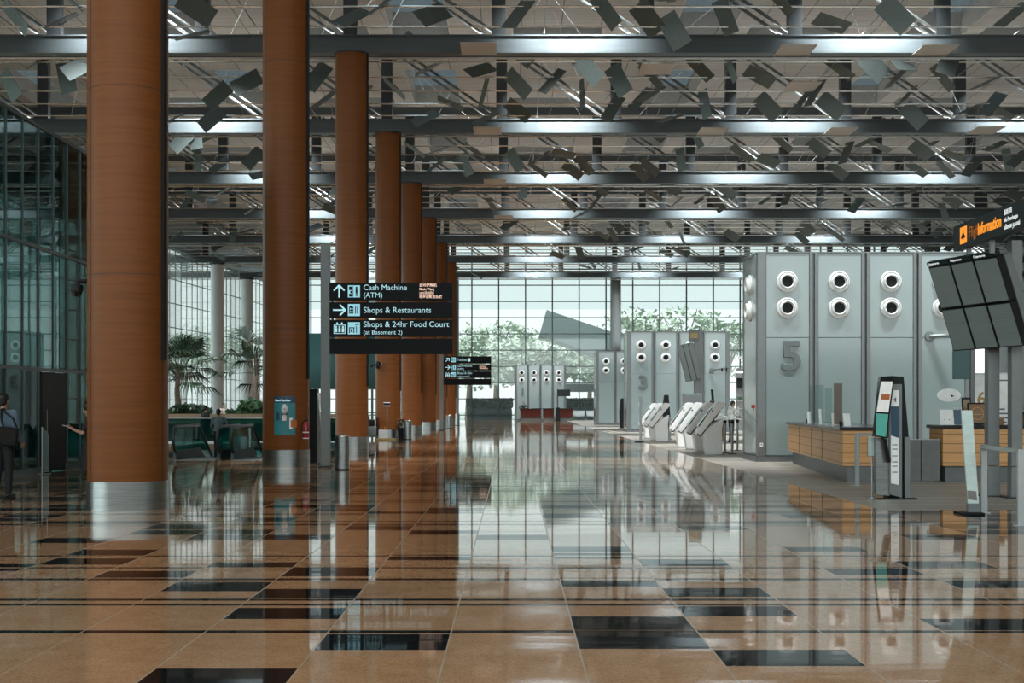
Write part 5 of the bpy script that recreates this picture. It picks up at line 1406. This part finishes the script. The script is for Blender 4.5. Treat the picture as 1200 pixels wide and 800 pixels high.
    m.cap(J['waist'], J['chest'], q(.125 * slim + e), q(.13 * slim + e), 14); m.sph(J['pelvis'] + Vector((0, 0, q(.03))), q(.145 + e), 18, (1.12 * slim, .84, .75))
    for n in 'LR':
        m.cap(J['neck'] - Vector((0, 0, q(.05))), J[n + 'sh'], q(.05 + e), q(.055 + e))
        if sleeve == 'short': m.cap(J[n + 'sh'], lerp(J[n + 'sh'], J[n + 'el'], .72), q(.052 * slim + e), q(.045 + e))
        else: m.cap(J[n + 'sh'], J[n + 'el'], q(.052 + e), q(.04 + e)); m.cap(J[n + 'el'], lerp(J[n + 'el'], J[n + 'wr'], .93), q(.04 + e), q(.03 + e))
        if dress: m.cap(J[n + 'hip'], lerp(J[n + 'hip'], J[n + 'kn'], 1.0), q(.10), q(.105))
    if dress: m.cyl(J['pelvis'], (J['Lkn'] + J['Rkn']) / 2, q(.16), q(.2), 18)
    fused(m, 'dress' if dress else 'shirt', cl, t, voxel, 4)
    if not dress:
        m = MB(); m.sph(J['pelvis'], q(.152), 18, (1.13 * slim, .83, .9))
        for n in 'LR': m.cap(J[n + 'hip'], J[n + 'kn'], q(.094 * slim), q(.068)); m.cap(J[n + 'kn'], lerp(J[n + 'kn'], J[n + 'an'], .97), q(.068), q(.055))
        fused(m, 'trousers', cb, t, voxel, 3)
    ms = mat('shoe_leather', shoes, 0.35)
    for n in 'LR':
        m = MB(); m.cap(J[n + 'an'] + Vector((0, 0, -q(.035))), J[n + 'toe'] - Vector((0, 0, q(.0))), q(.048), q(.036)); m.sph(J[n + 'an'] + Vector((0, q(.035), -q(.045))), q(.042), 12)
        v = m.bm.verts[:]; zmin = min(J[n + 'toe'].z, J[n + 'an'].z - q(.05)) - q(.035)
        for x in v:
            if x.co.z < zmin: x.co.z = zmin
        fused(m, 'shoe', ms, t, voxel, 2)
    m = MB()
    if hair == 'short':
        m.sph(hp((0, .026, .058)), q(.096), 18, (.92, 1.08, .95), rotq); m.sph(hp((0, .05, .0)), q(.08), 14, (.98, .8, 1.05), rotq)
    else:
        m.sph(hp((0, .022, .052)), q(.104), 18, (.95, 1.08, .98), rotq); m.cap(hp((0, .075, .0)), hp((0, .085, -.12)), q(.06), q(.045)); m.sph(hp((0, -.05, .085)), q(.05), 12, (1.3, .8, .6), rotq)
    fused(m, 'hair', M_hair, t, voxel, 2)
    return t, J, k
# man at the left edge, seen from behind, shoulder bag on his right hip
yy = 23.0
t, J, k = person('man in blue shirt and black trousers at the left edge, seen from behind', (atX(4, yy), yy, 0), R(172), 1.80,
       {'Lwr': (.20, -.16, 1.02), 'Rel': (-.25, .02, 1.12), 'Rwr': (-.26, -.10, .93), 'Lan': (.11, .04, .085), 'Ltoe': (.13, -.12, .035), 'Ran': (-.09, .0, .085), 'Rtoe': (-.10, -.16, .035)},
       top=(0.13, 0.19, 0.25), bottom=(0.010, 0.011, 0.013), sleeve='long', slim=1.12)
b = thing('shoulder_bag', "black shoulder bag on the back of the man in the blue shirt", 'bag', (atX(17.5, yy), yy - 0.27, 0.93))
m = MB(); m.box((0, 0, 0.14), (0.30, 0.12, 0.32), (0, R(6), 0), 0.03); m.build('body', M_black, b, True)
m = MB(); m.box((0.0, -0.065, 0.2), (0.28, 0.02, 0.2), (R(4), R(6), 0), 0.008); m.build('flap', M_blackgloss, b)
m = MB(); m.tube([(-0.10, 0.02, 0.29), (-0.14, 0.02, 0.45), (-0.17, 0.10, 0.60), (-0.18, 0.24, 0.615)], 0.02, 8); m.tube([(0.12, 0.04, 0.29), (0.06, 0.02, 0.45), (-0.12, 0.06, 0.58), (-0.18, 0.24, 0.615)], 0.018, 8); m.build('strap', M_black, b)
# woman behind the first column, facing left with a phone
yy = 23.4
t, J, k = person('person in black dress half hidden behind the nearest column, reading a phone', (atX(107.5, yy), yy, 0), R(-90), 1.68,
       {'Lel': (.20, -.10, 1.14), 'Lwr': (.12, -.30, 1.21), 'Rel': (-.20, -.10, 1.12), 'Rwr': (-.08, -.30, 1.18), 'head': (0, -.05, 1.57), 'face': (0, -1, -.35), 'Lpalm': (-.3, 0, 1), 'Rpalm': (.3, 0, 1), 'curl': .6},
       top=(0.010, 0.010, 0.012), sleeve='short', dress=True, slim=.92, hair='long')
ph = thing('mobile_phone', 'phone held up by the person in black behind the nearest column', 'phone', (atX(107.5, yy) - .43, yy, 1.235))
m = MB(); m.box((0, 0, 0), (0.16, 0.078, 0.009), (0, R(14), 0), 0.003); p_ = m.build('body', M_white, ph)
m = MB(); m.box((0.001, 0, 0.006), (0.145, 0.068, 0.002), (0, R(14), 0)); m.build('screen', M_screenoff, p_)
# man stepping on the left escalator
ye = 41.2
person('man in grey blue t-shirt stepping onto the left escalator, seen from behind', (atX(256, ye), ye, -0.02), R(180), 1.50 * 1.0,
       {'Rel': (-.30, -.10, 1.16), 'Rwr': (-.36, -.30, 1.06), 'Lel': (.25, .0, 1.13), 'Lwr': (.24, -.12, .92)}, top=(0.13, 0.19, 0.21), bottom=(0.012, 0.014, 0.016), slim=1.05, voxel=.013)
# person in black standing lower down beyond
person('person in black with dark hair beyond the man on the escalator', (atX(241, 58.4), 58.4, 0), R(150), 1.56, {}, top=(0.012, 0.012, 0.014), bottom=(0.014, 0.014, 0.016), sleeve='long', slim=1.0, voxel=.016)
person('person in a pale top behind the planter, between the palms', (atX(262, 68), 68.0, 0), R(60), 1.72, {}, top=(0.45, 0.40, 0.36), bottom=(0.03, 0.03, 0.04), voxel=.02)
# clerk in white at the counter
person('clerk in white shirt and black trousers standing at the white counter, hand raised', (atX(857, 57.0), 57.0, 0), R(100), 1.80,
       {'Rel': (-.24, -.22, 1.24), 'Rwr': (-.12, -.24, 1.46), 'head': (0, -.06, 1.58), 'face': (0, -1, -.4), 'Lel': (.24, -.12, 1.15), 'Lwr': (.12, -.34, 1.10)}, top=(0.62, 0.64, 0.63), bottom=(0.012, 0.012, 0.014), sleeve='long', slim=1.12, voxel=.016)
person('dark haired person behind the white kiosks near block 5, only the head showing', (atX(835, 62), 62.3, 0), R(170), 1.83, {}, top=(0.03, 0.03, 0.035), bottom=(0.02, 0.02, 0.02), voxel=.02)
person('person in dark clothes behind the left dark red desk', (atX(613.5, 138.3), 138.35, 0), 0, 1.98, {'Lel': (.36, -.02, 1.22), 'Rel': (-.36, -.02, 1.22)}, top=(0.015, 0.015, 0.018), bottom=(0.015, 0.015, 0.018), sleeve='long', voxel=.03)

# ================================================================== LIGHT
w = bpy.data.worlds.new('World'); bpy.context.scene.world = w; w.use_nodes = True
nt = w.node_tree; N, L = nt.nodes, nt.links
bg = N['Background']
tc = N.new('ShaderNodeTexCoord'); sp = N.new('ShaderNodeSeparateXYZ'); L.new(tc.outputs['Generated'], sp.inputs[0])
rp = N.new('ShaderNodeValToRGB'); mr = N.new('ShaderNodeMapRange'); mr.inputs['From Min'].default_value = -0.1; mr.inputs['From Max'].default_value = 1.0
L.new(sp.outputs[2], mr.inputs['Value']); L.new(mr.outputs[0], rp.inputs['Fac'])
nz = N.new('ShaderNodeTexNoise'); nz.inputs['Scale'].default_value = 3.0; nz.inputs['Detail'].default_value = 6
L.new(tc.outputs['Generated'], nz.inputs['Vector'])
rp.color_ramp.elements[0].position = 0.0; rp.color_ramp.elements[0].color = (0.86, 0.92, 0.905, 1)
rp.color_ramp.elements[1].position = 1.0; rp.color_ramp.elements[1].color = (0.66, 0.78, 0.82, 1)
L.new(rp.outputs['Color'], bg.inputs['Color'])
# overcast sky, brightest towards the hidden sun behind and above the entrance side
dp = N.new('ShaderNodeVectorMath'); dp.operation = 'DOT_PRODUCT'; L.new(tc.outputs['Generated'], dp.inputs[0]); dp.inputs[1].default_value = Vector((-0.70, -0.62, 0.35)).normalized()
bk = N.new('ShaderNodeMapRange'); bk.inputs['From Min'].default_value = -0.25; bk.inputs['From Max'].default_value = 0.85
bk.inputs['To Min'].default_value = 1.5; bk.inputs['To Max'].default_value = 4.0; bk.interpolation_type = 'SMOOTHSTEP'
L.new(dp.outputs['Value'], bk.inputs['Value']); L.new(bk.outputs[0], bg.inputs['Strength'])
# high soft sun through the overcast
sd = bpy.data.lights.new('sun', 'SUN'); sd.energy = 2.2; sd.angle = R(25); sd.color = (1, 0.97, 0.93)
so = bpy.data.objects.new('sun', sd); C.objects.link(so); so.rotation_euler = (R(24), R(-8), 0)

# unseen lamps added on the trusses to brighten the ceiling
for k in range(1, 9):
    for x in (-17, 0, 17, 34):
        ld = bpy.data.lights.new('ceiling_fill', 'AREA'); ld.shape = 'RECTANGLE'; ld.size = 15; ld.size_y = 0.35; ld.energy = 260; ld.color = (1, 0.97, 0.93)
        lo_ = bpy.data.objects.new('ceiling_fill', ld); C.objects.link(lo_); lo_.location = (x, DK[k], 15.45); lo_.rotation_euler = (R(180), 0, 0)

# unseen lamps added under the roof deck, standing in for skylight on truss fronts
for k in range(1, 9):
    for x in (-14.3, 2.3, 13.3, 24.4):
        ld = bpy.data.lights.new('truss_fill', 'AREA'); ld.shape = 'RECTANGLE'; ld.size = 3.4; ld.size_y = 0.2; ld.energy = 900; ld.color = (0.93, 0.98, 1.0); ld.spread = R(80)
        lo_ = bpy.data.objects.new('truss_fill', ld); C.objects.link(lo_); lo_.location = (x, DK[k] - 1.5, 17.6); lo_.rotation_euler = (R(27), 0, 0)

# ================================================================== CAMERA
cd = bpy.data.cameras.new('camera'); cam = bpy.data.objects.new('camera', cd); C.objects.link(cam)
cam.location = (0, 0, EYE); cam.rotation_euler = (R(90), 0, 0)
cd.sensor_fit = 'HORIZONTAL'; cd.sensor_width = 36.0; cd.lens = 36.0 * F / 1200.0
cd.shift_x = (600 - VX) / 1200.0; cd.shift_y = (VY - 400) / 1200.0
cd.clip_start = 0.1; cd.clip_end = 1000
sc = bpy.context.scene; sc.camera = cam
sc.view_settings.view_transform = 'Standard'; sc.view_settings.look = 'None'
sc.view_settings.exposure = 0.0; sc.view_settings.gamma = 1.0; sc.view_settings.use_curve_mapping = False
sc.cycles.max_bounces = 10; sc.cycles.transparent_max_bounces = 24; sc.cycles.glossy_bounces = 5; sc.cycles.diffuse_bounces = 5
sc.cycles.use_denoising = True; sc.cycles.caustics_reflective = False; sc.cycles.caustics_refractive = False
sc.cycles.sample_clamp_indirect = 6.0
print('PANELS', pcount[0])
